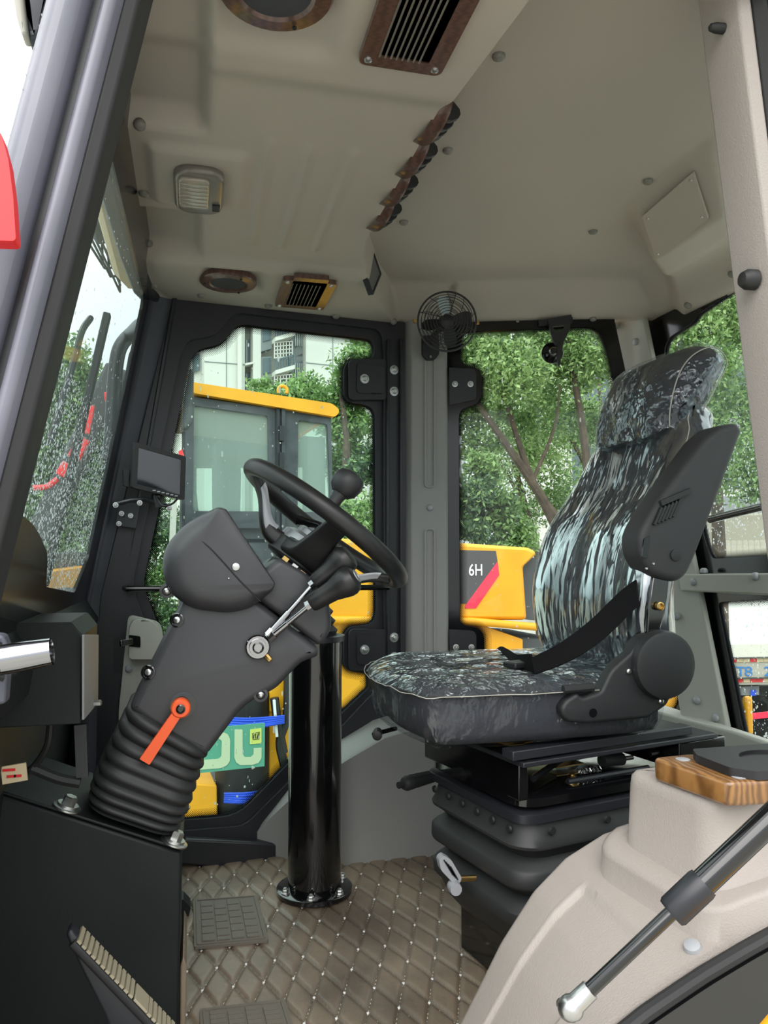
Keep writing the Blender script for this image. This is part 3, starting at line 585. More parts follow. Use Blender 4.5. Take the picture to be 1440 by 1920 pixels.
# two shift levers on one chrome boss
bp_ = at(483, 1213, y=1.494)
bs = B().lathe([(.0235, -.004), (.0235, .004), (.021, .007), (.017, .007), (.016, .012), (.013, .012)], bp_, (0, -1, 0), 26).build('lever_boss', 'chrome', col, label='round chrome boss')
B().lathe([(.011, .01), (.011, .015), (.0085, .016), (.007, .011)], bp_, (0, -1, 0), 16).build('boss_bolt', 'black_gloss', bs)
B().lathe([(.0055, 0), (.0055, .012), (.004, .014)], at(499, 1229, y=1.488), (.5, -.3, -.6), 8).build('grease_nipple', 'brass', bs)
for q0, q1, q2, y1, y2, lab in (((500, 1193), (590, 1093), (655, 1042), 1.475, 1.455, 'upper black lever'), ((504, 1197), (583, 1132), (664, 1083), 1.455, 1.425, 'lower black lever')):
    a, b, c = at(*q0, y=1.484), at(*q1, y=y1), at(*q2, y=y2); m_ = a.lerp(b, .45)
    rd = B().tube([a, m_], .0075, 12); rd.tube([m_, b], .0055, 12); rd.lathe([(.0095, -.008), (.0095, .006)], a.lerp(b, .08), b-a, 8); rd.lathe([(.0095, -.01), (.0095, .004)], b, c-b, 6)
    ro = rd.build('shift_lever', 'chrome', col, label='chrome lever rod')
    Lk = (c-b).length; k_ = B().lathe([(.015, 0), (.0175, .006), (.0190, Lk*.3), (.0205, Lk*.5), (.025, Lk*.66), (.029, Lk*.8), (.029, Lk*.9), (.025, Lk), (.018, Lk*1.045), (.009, Lk*1.06)], b, c-b, 22).build('lever_knob', 'wheel_rubber', ro)
    if y1 < 1.46: B().lathe([(.0135, Lk*1.03), (.0135, Lk*1.075), (.0115, Lk*1.075), (.010, Lk*1.05)], b, c-b, 18).build('knob_cap', 'silver_plastic', ro)
# ---- steering wheel
sw = thing('steering_wheel', 'black four-spoke steering wheel with silver spoke inserts and spinner knob', None, at(612, 985, y=1.6)); sw.parent = col; sw.matrix_parent_inverse = Matrix.Translation(-col.location)
C0 = at(610, 984, y=1.60); e1 = Vector((.795, 0, -.607)); n_ = Vector((.607, 0, .795)); e2 = Vector((0, 1, 0)); RW_ = .192
B().tube([C0+e1*math.cos(a)*RW_+e2*math.sin(a)*RW_ for a in [2*PI*i/64 for i in range(64)]], .0185, 16, closed=True).build('rim', 'wheel_rubber', sw, smooth=80)
hub = C0 - n_*.075
hb = B().lathe([(.066, -.035), (.07, -.03), (.07, .0), (.066, .004)], hub, n_, 36).build('hub', 'dark_plastic', sw)
B().lathe([(.064, .004), (.062, .022), (.05, .03), (.042, .03)], hub, n_, 36).build('hub_ring', 'silver_plastic', sw)
B().lathe([(.042, .029), (.042, .042), (.036, .046), (.0, .047)], hub, n_, 30).build('horn_button', 'silver_plastic', sw)
for ang in (180, 0, 270, 90):
    d = e1*math.cos(math.radians(ang))+e2*math.sin(math.radians(ang)); sd = n_.cross(d)
    P_ = [hub+d*.05-n_*.01, hub+d*.095-n_*.004, C0+d*.145-n_*.03, C0+d*(RW_-.006)-n_*.004]
    W = [.030, .024, .018, .017]; T = [.018, .016, .012, .012]
    if ang == 270: W = [.052, .034, .024, .022]
    P_c = catmull(P_, 5); rings = []
    for i, p in enumerate(P_c):
        u = i/(len(P_c)-1)*3; k = min(2, int(u)); f = u-k; w_ = W[k]*(1-f)+W[k+1]*f; t_ = T[k]*(1-f)+T[k+1]*f
        rings.append([p+sd*x+n_*y for x, y in rrect(2*w_, 2*t_, min(w_, t_)*.6, 3)])
    so = B().loft(rings).build('spoke', 'wheel_rubber', sw, smooth=60)
    if ang != 270:
        q = P_c[3:12]; off = -e2*.021 if ang in (0, 180) else n_*.0175
        rings = [[p+off+n_*(.006+x)+e2*y*(1 if ang in (0, 180) else 0)+(sd*x if ang == 90 else Vector()) for x, y in rrect(.030*(1-.45*i/8), .006, .002, 2)] for i, p in enumerate(q)]; B().loft(rings).build('spoke_insert', 'silver_plastic', sw, label='silver insert')
kb = at(650, 908, y=1.425); ka = at(621, 950, y=1.425); ax = (kb-ka).normalized()
kn = B().lathe([(.012, 0), (.0125, .02), (.015, .03)], ka, ax, 16).build('spinner_stem', 'dark_plastic', sw)
B().lathe([(.006, -.024), (.018, -.023), (.027, -.014), (.0305, 0), (.030, .012), (.025, .02), (.014, .0245), (.004, .0255)], kb, ax, 24).build('spinner_knob', 'dark_plastic', sw)
p = at(607, 962, y=1.415); B().lathe([(.008, 0), (.008, .006), (.004, .008)], p, (0, -1, .2), 10).build('clamp_bolt', 'steel', sw)
B().lathe([(.052, -.20), (.050, -.13), (.048, -.045), (.03, -.04), (.03, -.03)], hub+e1*.0, n_, 28).build('steering_shaft', 'dark_plastic', sw)
for k, q in enumerate(((535, 1048), (552, 1062), (566, 1075), (578, 1086))):
    p = at(*q, y=1.515); B().box(p, (.012, .012, .008), Matrix.Rotation(.65, 3, 'Y')).build('contact_clip', ('brass', 'steel', 'brass', 'steel')[k], sw)
# indicator stalk beyond the hub
a, b = at(560, 975, y=1.75), at(600, 985, y=1.72); sk = B().tube([b+Vector((.02, -.06, -.06)), b, a], [.007, .008, .013], 10).build('indicator_stalk', 'black_gloss', col)
# ---- pedestal under the column
ped = thing('pedestal', 'black sheet steel pedestal with bolted sloping top under the steering column', 'pedestal', (-.2, 1.6, 0))
tp = [P15.hit(*q) for q in ((340, 1592), (0, 1482))]; sl_ = (tp[1].z-tp[0].z)/(tp[1].x-tp[0].x); x1 = tp[0].x; z1 = tp[0].z; x0 = -.355; z0 = z1+sl_*(x0-x1)
B().slab([[(x1, .012), (x1, z1-.006), (x0, z0-.006), (x0, .012)]], YP(1.50), -.26, 0).build('body', 'black_steel', ped, bev=.006)
B().slab([[(x1+.004, z1-.004), (x1+.004, z1+.002), (x0, z0+.002), (x0, z0-.004)]], YP(1.495), -.265, .0).build('top_plate', 'black_steel', ped, bev=.002)
nt_ = Vector((-sl_, 0, 1)).normalized()
for q, y in (((125, 1514), 1.512), ((326, 1570), 1.512), ((335, 1512), 1.74)):
    p = at(*q, y=y); p.z = z1+sl_*(p.x-x1)+.003
    bb = B().lathe([(.026, 0), (.026, .003), (.024, .004)], p, nt_, 24); bb.lathe([(.019, .004), (.019, .008)], p, nt_, 20); bb.lathe([(.0125, .008), (.0125, .02), (.010, .022)], p, nt_, 6); bb.build('bolt', 'zinc', ped)
# carpet edge folded up along the pedestal
ce = B().slab([[(x1+.001, .0), (x1+.012, .0), (x1+.012, .13), (x1+.006, .145), (x1+.001, .13)]], YP(1.52), -.2, .0).build('mat_edge', 'quilted_mat', floor, bev=.003)
# ---- electrical cabinet to the left of the pedestal
cab_ = thing('electrical_box', 'black steel cabinet with a chamfered top edge to the left of the steering column', 'box', (-.25, 1.48, .6))
xb = at(153, 1250, y=1.40).x; yb = at(181, 1250, x=xb).y; zt = at(100, 1167, y=1.40).z; zb = at(100, 1360, y=1.40).z; zc = at(153, 1192, y=1.40).z
PC = YP(1.40); B().slab([[(-.34, zb), (xb, zb), (xb, zc), (xb-.018, zt), (-.34, zt)]], PC, -(yb-1.40), 0).build('body', 'black_steel', cab_, bev=.002)
q = [at(153, 1190, x=xb+.002), at(181, 1190, x=xb+.002), at(180, 1318, x=xb+.002), at(153, 1350, x=xb+.002)]
PX = Plane((xb+.002, 0, 0), (0, 1, 0), (0, 0, 1)); B().slab([[PX.uv(p) for p in q]], PX, 0, .004).build('side_plate', 'grey_trim_dark', cab_, bev=.001, label='bare grey side plate')
B().lathe([(.006, 0), (.006, .012), (.004, .014)], at(176, 1318, x=xb+.006), (1, 0, 0), 6).build('bolt', 'steel', cab_)
B().bar(at(151, 1358, y=1.47), at(155, 1456, y=1.47), .012, .02).build('support_strip', 'black_paint', cab_)
B().tube(catmull([at(95, 1355, y=1.44), at(88, 1400, y=1.45), at(60, 1440, y=1.47), at(20, 1462, y=1.48)], 5), .006, 8).build('cable', 'rubber', cab_)
B().tube(catmull([at(60, 1440, y=1.47), at(110, 1460, y=1.47), at(150, 1468, y=1.47)], 5), .010, 8).build('cable', 'rubber', cab_)
lbn = B().box(at(27, 1450, y=1.46), (.04, .004, .03), Matrix.Rotation(-.12, 3, 'Y')).build('paper_tag', 'cream_paint', None); tag(lbn, 'small cream paper tag with red print lying below the black cabinet', 'tag')
for dx, w_ in ((-.008, .02), (.006, .012), (-.004, .014)):
    B().box(at(27, 1450, y=1.46)+Vector((dx, -.003, .007 if w_ > .015 else -.004)), (w_, .002, .004)).build('print_line', 'red', lbn)
jb = B().slab([[(-.30, .56), (-.10, .56), (-.10, .66), (-.30, .66)]], YP(2.31), -.02, 0).build('bracket_plate', 'black_paint', bm_)
# ---- near door latch at the left frame edge
lt = thing('door_latch', 'chrome door latch pin poking in at the left frame edge', 'latch', (-.18, .8, .79))
a, b = at(-30, 1243, y=.80), at(82, 1224, y=.80)
B().lathe([(.014, 0), (.0145, .03), (.013, .06), (.0115, (b-a).length-.012), (.009, (b-a).length-.003), (.006, (b-a).length)], a, b-a, 20).build('pin', 'chrome', lt, smooth=40)
B().lathe([(.023, 0), (.023, .012), (.02, .014)], at(10, 1240, y=.80)-Vector((.018, 0, 0)), b-a, 6).build('collar', 'chrome', lt)
B().slab([YP(.83).px([(-60, 1185), (6, 1190), (16, 1215), (14, 1270), (10, 1320), (-60, 1330)])], YP(.83), -.02, .0).build('striker_plate', 'pillar_paint', lt, bev=.003)
# ---- brake pedal
bpd = thing('brake_pedal', 'black brake pedal with a ribbed worn rubber pad at the lower left', 'pedal', (-.1, 1.28, .2))
a, b = at(143, 1744, y=1.30), at(335, 1945, y=1.30); d = (b-a).normalized(); up = Vector((-d.z, 0, d.x)); up = up if up.z > 0 else -up; Lp = (b-a).length
PPd = Plane(a, d, (0, -1, 0))
B().loft([[a+d*s+Vector((0, -.0225, 0))+up*z+Vector((0, y, 0)) for y, z in rrect(.045, .014, .005, 3)] for s in (0, Lp)]).build('pad', 'rubber', bpd)
rib = None
for i in range(22):
    s = .006+i*(Lp-.01)/22
    if i in (12, 14): continue
    if i == 13: B().box(a+d*(s+.001)+up*.009+Vector((0, -.0225, 0)), ((Lp/22)*2.7, .045, .004), Matrix((d, Vector((0, 1, 0)), up)).transposed()).build('pad_plain', 'foot_rubber', bpd, bev=.001); continue
    o = B().loft([[a+d*(s+x)+up*(.007+z)+Vector((0, y, 0)) for x, z in ((-.0044, 0), (-.0040, .0040), (.0030, .0040), (.0034, 0))] for y in (-.045, .0)]).build('pad_rib', 'foot_rubber', bpd)
PA = YP(1.262); l = PA.px([(122, 1752), (132, 1742), (146, 1760), (250, 1888), (330, 1985), (230, 2000), (196, 1905), (150, 1815)])
pillow(B(), rnd(l, .008, 3), PA, -.03, .0, .005).build('pedal_arm', 'black_paint', bpd, smooth=50)
# second pedal seen just past the pedestal
l = YP(2.0).px([(330, 1690), (343, 1686), (358, 1702), (350, 1732), (330, 1745)]); p2 = B().slab([rnd(l, .004)], YP(2.0), -.05, 0).build('pedal', 'black_steel', None, bev=.003); tag(p2, 'dark pedal edge peeping out behind the pedestal corner', 'pedal')
# ---- rubber pads on the mat
def pad(px4, label):
    z = .006; q = [at(*p, z=z) for p in px4]; o = q[3]; t = thing('floor_pad', label, 'floor pad', (*((q[0]+q[2])/2).xy, 0), 'rubber pads on the cab floor')
    PL = Plane(o, q[2]-q[3], q[0]-q[3]); l = [PL.uv(p) for p in (q[3], q[2], q[1], q[0])]
    bs = B().slab([rnd(l, .006)], PL, -.004, .003).build('base', 'rubber_pad', t, bev=.001); l2 = inset(l, .006); B().slab([rnd(l2, .004), inset(l2, .004)], PL, .003, .0055).build('border', 'rubber_pad', t)
    l3 = inset(l, .016); me = None
    def bil(u, v): a = Vector(l3[0]).lerp(Vector(l3[1]), u); b = Vector(l3[3]).lerp(Vector(l3[2]), u); return a.lerp(b, v)
    n, m_ = 4, 6
    for i in range(n):
        for j in range(m_):
            off = .5/m_ if i % 2 else 0; v0 = max(0, j/m_+.012-off); v1 = min(1, (j+1)/m_-.012-off)
            c4 = [bil(i/n+.02, v0), bil((i+1)/n-.02, v0), bil((i+1)/n-.02, v1), bil(i/n+.02, v1)]
            B().slab([[tuple(c) for c in c4]], PL, .003, .0062).build('tread_block', 'rubber_pad', t, smooth=0)
pad([(362, 1689), (482, 1680), (504, 1764), (364, 1778)], 'square grey-brown rubber pad beside the black pedestal')
pad([(374, 1894), (534, 1875), (556, 1945), (378, 1966)], 'grey-brown rubber pad cut off by the bottom frame edge')
# ---- joystick column (black pipe)
jc = thing('joystick_post', 'glossy black steel pipe post bolted to the mat between column and seat', 'post', (.326, 2.07, 0))
c = Vector((.326, 2.07, .0))
B().lathe([(.0705, .004), (.0705, .66), (.066, .664)], c, n=48).build('pipe', 'black_gloss', jc)
fl = B().lathe([(.100, .004), (.100, .014), (.097, .016), (.07, .016)], c, n=40).build('flange', 'black_gloss', jc)
for a in (200, 255, 310, 20, 100): p = c+Vector((math.cos(math.radians(a))*.086, math.sin(math.radians(a))*.086, .016)); B().bolt(p, (0, 0, 1), .0085, .009, 1.3).build('bolt', 'zinc', fl)
B().lathe([(.078, .662), (.078, .676), (.06, .68)], c, n=32).build('top_collar', 'black_paint', jc)
pr = [(.055, .68)]
for i in range(4): pr += [(.060-.006*i, .69+i*.025), (.046-.006*i, .703+i*.025)]
B().lathe(pr+[(.016, .80)], c, n=28).build('joystick_boot', 'rubber', jc)
# ---- monitor on the far pillar
mon = thing('monitor', 'small black display monitor clamped to the far front pillar', 'monitor', (-.1, 2.15, 1.0))
PMo = Plane(at(297, 885, y=2.13), (1, .30, 0), (0, 0, 1))
ax_ = (PMo.hit(349, 856)-PMo.hit(252, 829)).normalized(); PMo = Plane(at(297, 885, y=2.13), ax_, (.0, -.05, 1))
f4 = PMo.px([(252, 828), (349, 856), (346, 938), (248, 914)]); f4 = [f4[3], f4[2], f4[1], f4[0]]
md = B().slab([rnd(f4, .006), inset(f4, .012)], PMo, -.006, .0); mo = md.build('bezel', 'dark_plastic', mon, bev=.002)
B().slab([rnd(f4, .006)], PMo, -.034, -.006).build('housing', 'dark_plastic', mon, bev=.003)
B().slab([inset(f4, .0115)], PMo, -.006, -.003).build('screen', 'screen_glass', mon)
for i in range(6):
    u = .40+i*.085; p = Vector(f4[0]).lerp(Vector(f4[1]), u); B().box(PMo.p(p.x, p.y+.006, .001), (.008, .003, .003)).build('button', 'silver_plastic', mon)
l = PMo.px([(236, 880), (246, 880), (246, 912), (238, 910)]); B().slab([l], PMo, -.05, -.03).build('side_box', 'dark_plastic', mon)
mb = B().tube([at(216, 945, y=2.18), at(245, 938, y=2.18), at(270, 936, y=2.17), at(320, 950, y=2.17)], .006, 8); mb.bar(at(300, 950, y=2.16), at(296, 928, y=2.15), .02, .012)
br = mb.build('bracket', 'black_paint', mon)
B().slab([rnd(YP(2.27).px([(226, 940), (262, 945), (255, 990), (216, 985)]), .004)], YP(2.27), -.02, 0).build('bracket_plate', 'black_paint', mon)
for q in ((228, 963), (245, 967), (223, 982), (318, 953), (262, 943), (217, 947)): B().bolt(at(*q, y=2.262 if q[1] > 960 else 2.16), (0, -1, 0), .0055, .006, 1.3).build('bolt', 'steel', br)
B().tube(catmull([at(292, 930, y=2.15), at(305, 948, y=2.13), at(322, 945, y=2.13), at(332, 936, y=2.15)], 6), .003, 6).build('cable', 'rubber', mon)
# ================================================================== CEILING FITTINGS
from mathutils import noise
def cz(x, y): return ceil_z(x, y)
PCz = lambda z: Plane((0, 0, z), (1, 0, 0), (0, -1, 0))            # normal points down
def ceiling_vent(x0, x1, y0, y1, z, label):
    t = thing('ceiling_vent', label, 'vent', ((x0+x1)/2, (y0+y1)/2, z), 'square vents in the headliner')
    PL = PCz(z); lo = rnd([(x0, -y1), (x1, -y1), (x1, -y0), (x0, -y0)], .014); li = rnd([(x0+.026, -y1+.026), (x1-.026, -y1+.026), (x1-.026, -y0+.026), (x0+.026, -y0+.026)], .004)
    B().slab([lo, li], PL, -.006, .007).build('frame', 'vent_wood', t, bev=.003)
    B().slab([inset(lo, -.006)], PL, -.02, .002).build('base_plate', 'dark_plastic', t) if False else None
    B().slab([inset(lo, .004)], PL, -.020, -.012).build('back_plate', 'glass_black', t)
    n = 8
    for i in range(n):
        x = x0+.030+(x1-x0-.06)*(i+.5)/n
        B().bar((x, y0+.024, z-.001), (x, y1-.024, z-.001), .0022, .020, (1.1, 0, 1)).build('slat', 'vent_slat', t)
    B().bar((x0+.02, (y0+y1)/2, z+.004), (x1-.02, (y0+y1)/2, z+.004), .0025, .006).build('cross_rod', 'dark_plastic', t)
    for x, y in ((x0+.013, y0+.014), (x1-.013, y0+.014), (x0+.013, y1-.014), (x1-.013, y1-.014)):
        B().lathe([(.0065, .006), (.006, .009), (.003, .011)], (x, y, z), (0, 0, -1), 12).build('screw', 'steel', t)
ceiling_vent(.231, .378, 2.05, 2.285, 1.643, 'small square louvred vent framed in wood above the far door')
ceiling_vent(.232, .362, .83, 1.095, 1.640, 'square louvred vent framed in wood cut by the top frame edge')
def speaker(px, py, z, r, label):
    c = at(px, py, z=z); t = thing('ceiling_speaker', label, 'speaker', c, 'round speakers in the headliner'); d = (0, 0, -1)
    B().lathe([(r, -.012), (r, .000), (r*.96, .004), (r*.68, .006), (r*.62, .002)], c, d, 40, cap=False).build('ring', 'vent_wood', t)
    B().lathe([(r*.64, .002), (r*.3, .004), (.001, .0045)], c, d, 32).build('mesh_cover', 'speaker_mesh', t)
    for a in (60, 180, 300): B().lathe([(.0035, .007), (.003, .0095)], c+Vector((math.cos(math.radians(a))*r*.82, math.sin(math.radians(a))*r*.82, 0)), d, 8).build('screw', 'black_gloss', t)
speaker(428, 530, 1.648, .078, 'round speaker with brown ring above the far door')
speaker(517, -18, 1.643, .078, 'round speaker with brown ring cut by the top frame edge')
# dome light
c = Vector((.004, 1.597, cz(.004, 1.6))); dl = thing('dome_light', 'rounded dome lamp with clear ribbed lens on the front headliner', 'lamp', c)
PL = PCz(c.z); lo = [(c.x+a, -c.y+b) for a, b in rrect(.100, .192, .036, 6)]
pillow(B(), lo, PL, -.004, .020, .012).build('housing', 'silver_pad', dl, smooth=60) if False else pillow(B(), lo, PL, -.004, .018, .010).build('housing', 'lamp_frame', dl, smooth=60)
li = [(c.x-.010+a, -c.y+.012+b) for a, b in rrect(.062, .130, .014, 4)]
pillow(B(), li, PL, .014, .025, .005).build('lens', 'lamp_lens', dl, smooth=60)
for i in range(7): B().box((c.x-.010, c.y-.012-.05+i*.0165, c.z-.0255), (.056, .004, .002)).build('lens_rib', 'lamp_lens', dl)
B().box((c.x+.036, c.y+.045, c.z-.020), (.016, .026, .008)).build('switch', 'dark_plastic', dl, bev=.002)
# four round vents along the riser
for i, (y, lab) in enumerate(((1.305, 'round brown-rimmed air vent nearest the photographer in the row of four'), (1.436, 'second round brown-rimmed air vent in the row of four'), (1.570, 'third round brown-rimmed air vent in the row of four'), (1.703, 'round brown-rimmed air vent next to the small display'))):
    c = Vector((.414, y, 1.693)); t = thing('round_vent', lab, 'vent', c, 'round air vents along the headliner riser'); ax = Vector((1, .16, -.12)).normalized(); ey_ = Vector((-.16, 1, 0)).normalized(); ez_ = ax.cross(ey_)
    def el(r1, r2, h): return [c+ax*h+ey_*math.cos(2*PI*k/28)*r1+ez_*math.sin(2*PI*k/28)*r2 for k in range(28)]
    B().loft([el(.064, .038, -.016), el(.066, .040, .006), el(.063, .038, .012), el(.054, .031, .013), el(.052, .029, .0)], False).build('bezel', 'vent_wood', t)
    B().loft([el(.053, .033, .0), el(.045, .028, .003)]).build('back', 'glass_black', t)
    for k in range(4):
        yy = y-.036+k*.023; hh = .029*math.sqrt(max(.1, 1-((yy-y)/.054)**2)); up_ = Vector((0, 0, 1))
        B().loft([[c+ax*h+ey_*((yy-y)+dy)+ez_*s*hh for dy, h in ((-.006, .006), (-.004, .040*math.sqrt(max(.02, 1-s*s*.95))), (.007, .040*math.sqrt(max(.02, 1-s*s*.95))), (.009, .006))] for s in (-1, -.8, -.4, 0, .4, .8, 1)]).build('louvre', 'dark_plastic', t)
# small display on the slanted end of the riser
po = at(697, 506, x=.478); PD = Plane(po, Vector((.62, .78, 0)), (0, 0, 1)); f = PD.px([(695, 458), (714, 514), (698, 554), (678, 498)])
f = f if area(f) > 0 else f[::-1]; sg = 1 if PD.n.dot(Vector((0, -1, 0))) > 0 else -1
rd = thing('control_display', 'small black-framed square control display below the round vents', 'display', PD.p(*f[0]))
B().slab([rnd(f, .004)], PD, 0, -sg*.012).build('housing', 'dark_plastic', rd, bev=.002); B().slab([rnd(f, .004), inset(f, .006)], PD, -sg*.001, sg*.003).build('bezel', 'dark_plastic', rd)
B().slab([inset(f, .006)], PD, -sg*.002, sg*.0008).build('screen', 'screen_grey', rd)
# fan on the B pillar
fc = at(838, 603, y=2.22); fn = Vector((-.22, -.95, -.12)).normalized(); fan = thing('cab_fan', 'small black wire-caged fan clamped to the top of the grey pillar', 'fan', fc)
fx = fn.orthogonal().normalized(); fy = fn.cross(fx); R_f = .0905
def ring(r, h, n=40): return [fc+fn*h+(fx*math.cos(2*PI*k/n)+fy*math.sin(2*PI*k/n))*r for k in range(n)]
mb = B()
for i in range(9): r = .018+i*.0088; mb.tube(ring(r, .036*(1-(r/R_f)**2)+.004), .0011, 5, closed=True)
for k in range(4):
    a0 = k*PI/2+.5; mb.tube([fc+fn*(.0355*(1-(r/R_f)**2)+.0045)+(fx*math.cos(a0)+fy*math.sin(a0))*r for r in np.linspace(.01, R_f, 7)], .0013, 5)
mb.build('front_cage', 'dark_plastic', fan)
mb = B()
for i in range(7): r = .024+i*.011; mb.tube(ring(r, -.036*(1-(r/R_f)**2)-.006), .0011, 5, closed=True)
for k in range(10):
    a0 = k*PI/5; mb.tube([fc-fn*(.036*(1-(r/R_f)**2)+.006)+(fx*math.cos(a0+r*9)+fy*math.sin(a0+r*9))*r for r in np.linspace(.02, R_f, 8)], .0011, 5)
mb.build('rear_cage', 'dark_plastic', fan)
B().tube(ring(R_f, 0), .003, 8, closed=True).build('cage_rim', 'dark_plastic', fan)
am = max(range(4), key=lambda k: (fx*math.cos(k*PI/2+1.0)+fy*math.sin(k*PI/2+1.0)).z)
for k in range(4):
    a0 = k*PI/2+1.0; rows = []
    for r, w_ in ((.018, .016), (.045, .026), (.066, .027), (.078, .016)):
        rows.append([fc+fn*(.010*s)+(fx*math.cos(a0+s*w_/r*.7)+fy*math.sin(a0+s*w_/r*.7))*r for s in (-1, -.4, .4, 1)])
    rows2 = [[p+fn*.0012 for p in r] for r in rows]; mb = B().grid(rows); mb.grid(rows2); mb.build('blade', 'blade_glint' if k == am else 'dark_plastic', fan)  # topmost blade is painted pale to imitate a reflection
B().lathe([(.021, -.01), (.021, .01), (.012, .014)], fc, fn, 20).build('hub', 'dark_plastic', fan)
B().lathe([(.022, -.05), (.026, -.045), (.026, -.012)], fc, fn, 20).build('motor', 'dark_plastic', fan)
q = at(806, 660, y=2.375); l = [YP(2.375).px([(792, 630), (822, 628), (823, 664), (816, 674), (800, 675), (792, 664)])]; l = [rnd(l[0], .006)]
bk = B().slab(l, YP(2.375), -.012, .004).build('foot', 'dark_plastic', fan, bev=.002); B().lathe([(.005, 0), (.004, .004)], at(807, 669, y=2.368), (0, -1, 0), 10).build('screw', 'steel', bk)
B().tube([at(808, 645, y=2.365), at(812, 630, y=2.32), fc-fn*.04], .008, 8).build('arm', 'dark_plastic', fan)
for q in ((778, 602), (895, 604)): B().box(at(*q, y=2.22), (.010, .008, .012)).build('clip', 'brass', fan)
# suction holder hanging on the far rear window
sh = thing('window_clip', 'black plastic holder with a round suction cup on the far rear window', 'holder', at(1045, 640, y=2.27)); P3 = FB
l = [rnd(FB.px(p), .004) for p in ([(1024, 604), (1069, 595), (1066, 622), (1054, 646), (1047, 690), (1043, 690), (1042, 655), (1033, 640)], [(1033, 617), (1056, 615), (1053, 624), (1038, 626)])]
B().slab(l, FB, .015, .03).build('arm', 'dark_plastic', sh, bev=.002); B().slab([FB.px([(1008, 604), (1072, 597), (1072, 608), (1010, 612)])], FB, .0, .018).build('clamp_bar', 'dark_plastic', sh)
c = FB.p(*FB.px([(1036, 661)])[0], -.005); B().lathe([(.036, 0), (.034, .004), (.02, .012), (.012, .02), (.010, .03)], c, FB.n, 28).build('suction_cup', 'black_gloss', sh)
B().lathe([(.0085, .028), (.0085, .034), (.006, .034), (.006, .031)], FB.p(*FB.px([(1044, 650)])[0], 0), FB.n, 16).build('pivot', 'dark_plastic', sh)
# ================================================================== SEAT
seat = thing('driver_seat', 'black suspension driver seat wrapped in clear plastic film', 'seat', (.72, 1.6, 0))
SC = Vector((.72, 1.6, 0))
def film_mat(name, sc, amt, lo, hi, msc, thr, top=False):                     # thin clear film: clings (dull) or stands off in loose folds (glinting)
    m = bpy.data.materials.new(name); m.use_nodes = True; t = m.node_tree; t.nodes.clear(); MATS[name] = m
    o = N(t, 'ShaderNodeOutputMaterial'); mx = N(t, 'ShaderNodeMixShader'); tr = N(t, 'ShaderNodeBsdfTransparent'); gl = N(t, 'ShaderNodeBsdfGlossy'); gl.inputs['Roughness'].default_value = .13; gl.inputs['Color'].default_value = (.93, .97, 1, 1)
    lw = N(t, 'ShaderNodeLayerWeight'); lw.inputs[0].default_value = .35; co = N(t, 'ShaderNodeTexCoord'); mp = N(t, 'ShaderNodeMapping'); mp.inputs['Scale'].default_value = sc; nz = N(t, 'ShaderNodeTexNoise'); nz.inputs['Scale'].default_value = 1.6; nz.inputs['Detail'].default_value = 3
    va = N(t, 'ShaderNodeVectorMath', operation='MULTIPLY_ADD'); va.inputs[1].default_value = (1.1, 1.1, 1.1); vo = N(t, 'ShaderNodeTexVoronoi'); vo.inputs['Scale'].default_value = 1
    bu = N(t, 'ShaderNodeBump'); bu.inputs['Strength'].default_value = amt; bu.inputs['Distance'].default_value = .05
    t.links.new(co.outputs['Object'], mp.inputs[0]); t.links.new(mp.outputs[0], nz.inputs['Vector']); t.links.new(nz.outputs['Color'], va.inputs[0]); t.links.new(mp.outputs[0], va.inputs[2]); t.links.new(va.outputs[0], vo.inputs['Vector']); t.links.new(vo.outputs['Distance'], bu.inputs['Height'])
    mp2 = N(t, 'ShaderNodeMapping'); mp2.inputs['Scale'].default_value = msc; n2 = N(t, 'ShaderNodeTexNoise'); n2.inputs['Scale'].default_value = 1; n2.inputs['Detail'].default_value = 5; n2.inputs['Distortion'].default_value = .8; rp_ = N(t, 'ShaderNodeMapRange'); rp_.inputs[1].default_value = thr; rp_.inputs[2].default_value = thr+.16; rp_.inputs[3].default_value = lo; rp_.inputs[4].default_value = hi
    t.links.new(co.outputs['Object'], mp2.inputs[0]); t.links.new(mp2.outputs[0], n2.inputs['Vector']); t.links.new(n2.outputs['Fac'], rp_.inputs[0])
    t.links.new(bu.outputs[0], gl.inputs['Normal']); fa = Mth(t, 'ADD', rp_.outputs[0], Mth(t, 'MULTIPLY', lw.outputs['Facing'], .30))
    if top:                                                       # drawn tight down the sides, loose on top
        gm = N(t, 'ShaderNodeNewGeometry'); sz = N(t, 'ShaderNodeSeparateXYZ'); t.links.new(gm.outputs['Normal'], sz.inputs[0]); fa = Mth(t, 'MULTIPLY', fa, Mth(t, 'ADD', .28, Mth(t, 'MULTIPLY', Mth(t, 'MAXIMUM', sz.outputs['Z'], 0), .8)))
    t.links.new(fa, mx.inputs[0]); tr.inputs[0].default_value = (.93, .95, .97, 1); t.links.new(tr.outputs[0], mx.inputs[1]); t.links.new(gl.outputs[0], mx.inputs[2]); t.links.new(mx.outputs[0], o.inputs[0])
film_mat('film_back', (4.5, 6, 1.9), .55, .10, .50, (6, 7, 2.6), .46)
film_mat('film_head', (9, 9, 9), .6, .03, .40, (9, 9, 9), .56)
film_mat('film_seat', (14, 14, 7), .5, .09, .42, (9, 9, 7), .50, True)
def fold(p, f=(7, 16, 5), a=.004):                                 # creases of loose film
    v = Vector((p.x*f[0], p.y*f[1], p.z*f[2])); n1 = noise.noise(v); n2 = noise.noise(v*2.7+Vector((3, 1, 7))); return a*((1-abs(n1)*2.2)+.6*(1-abs(n2)*2.2))
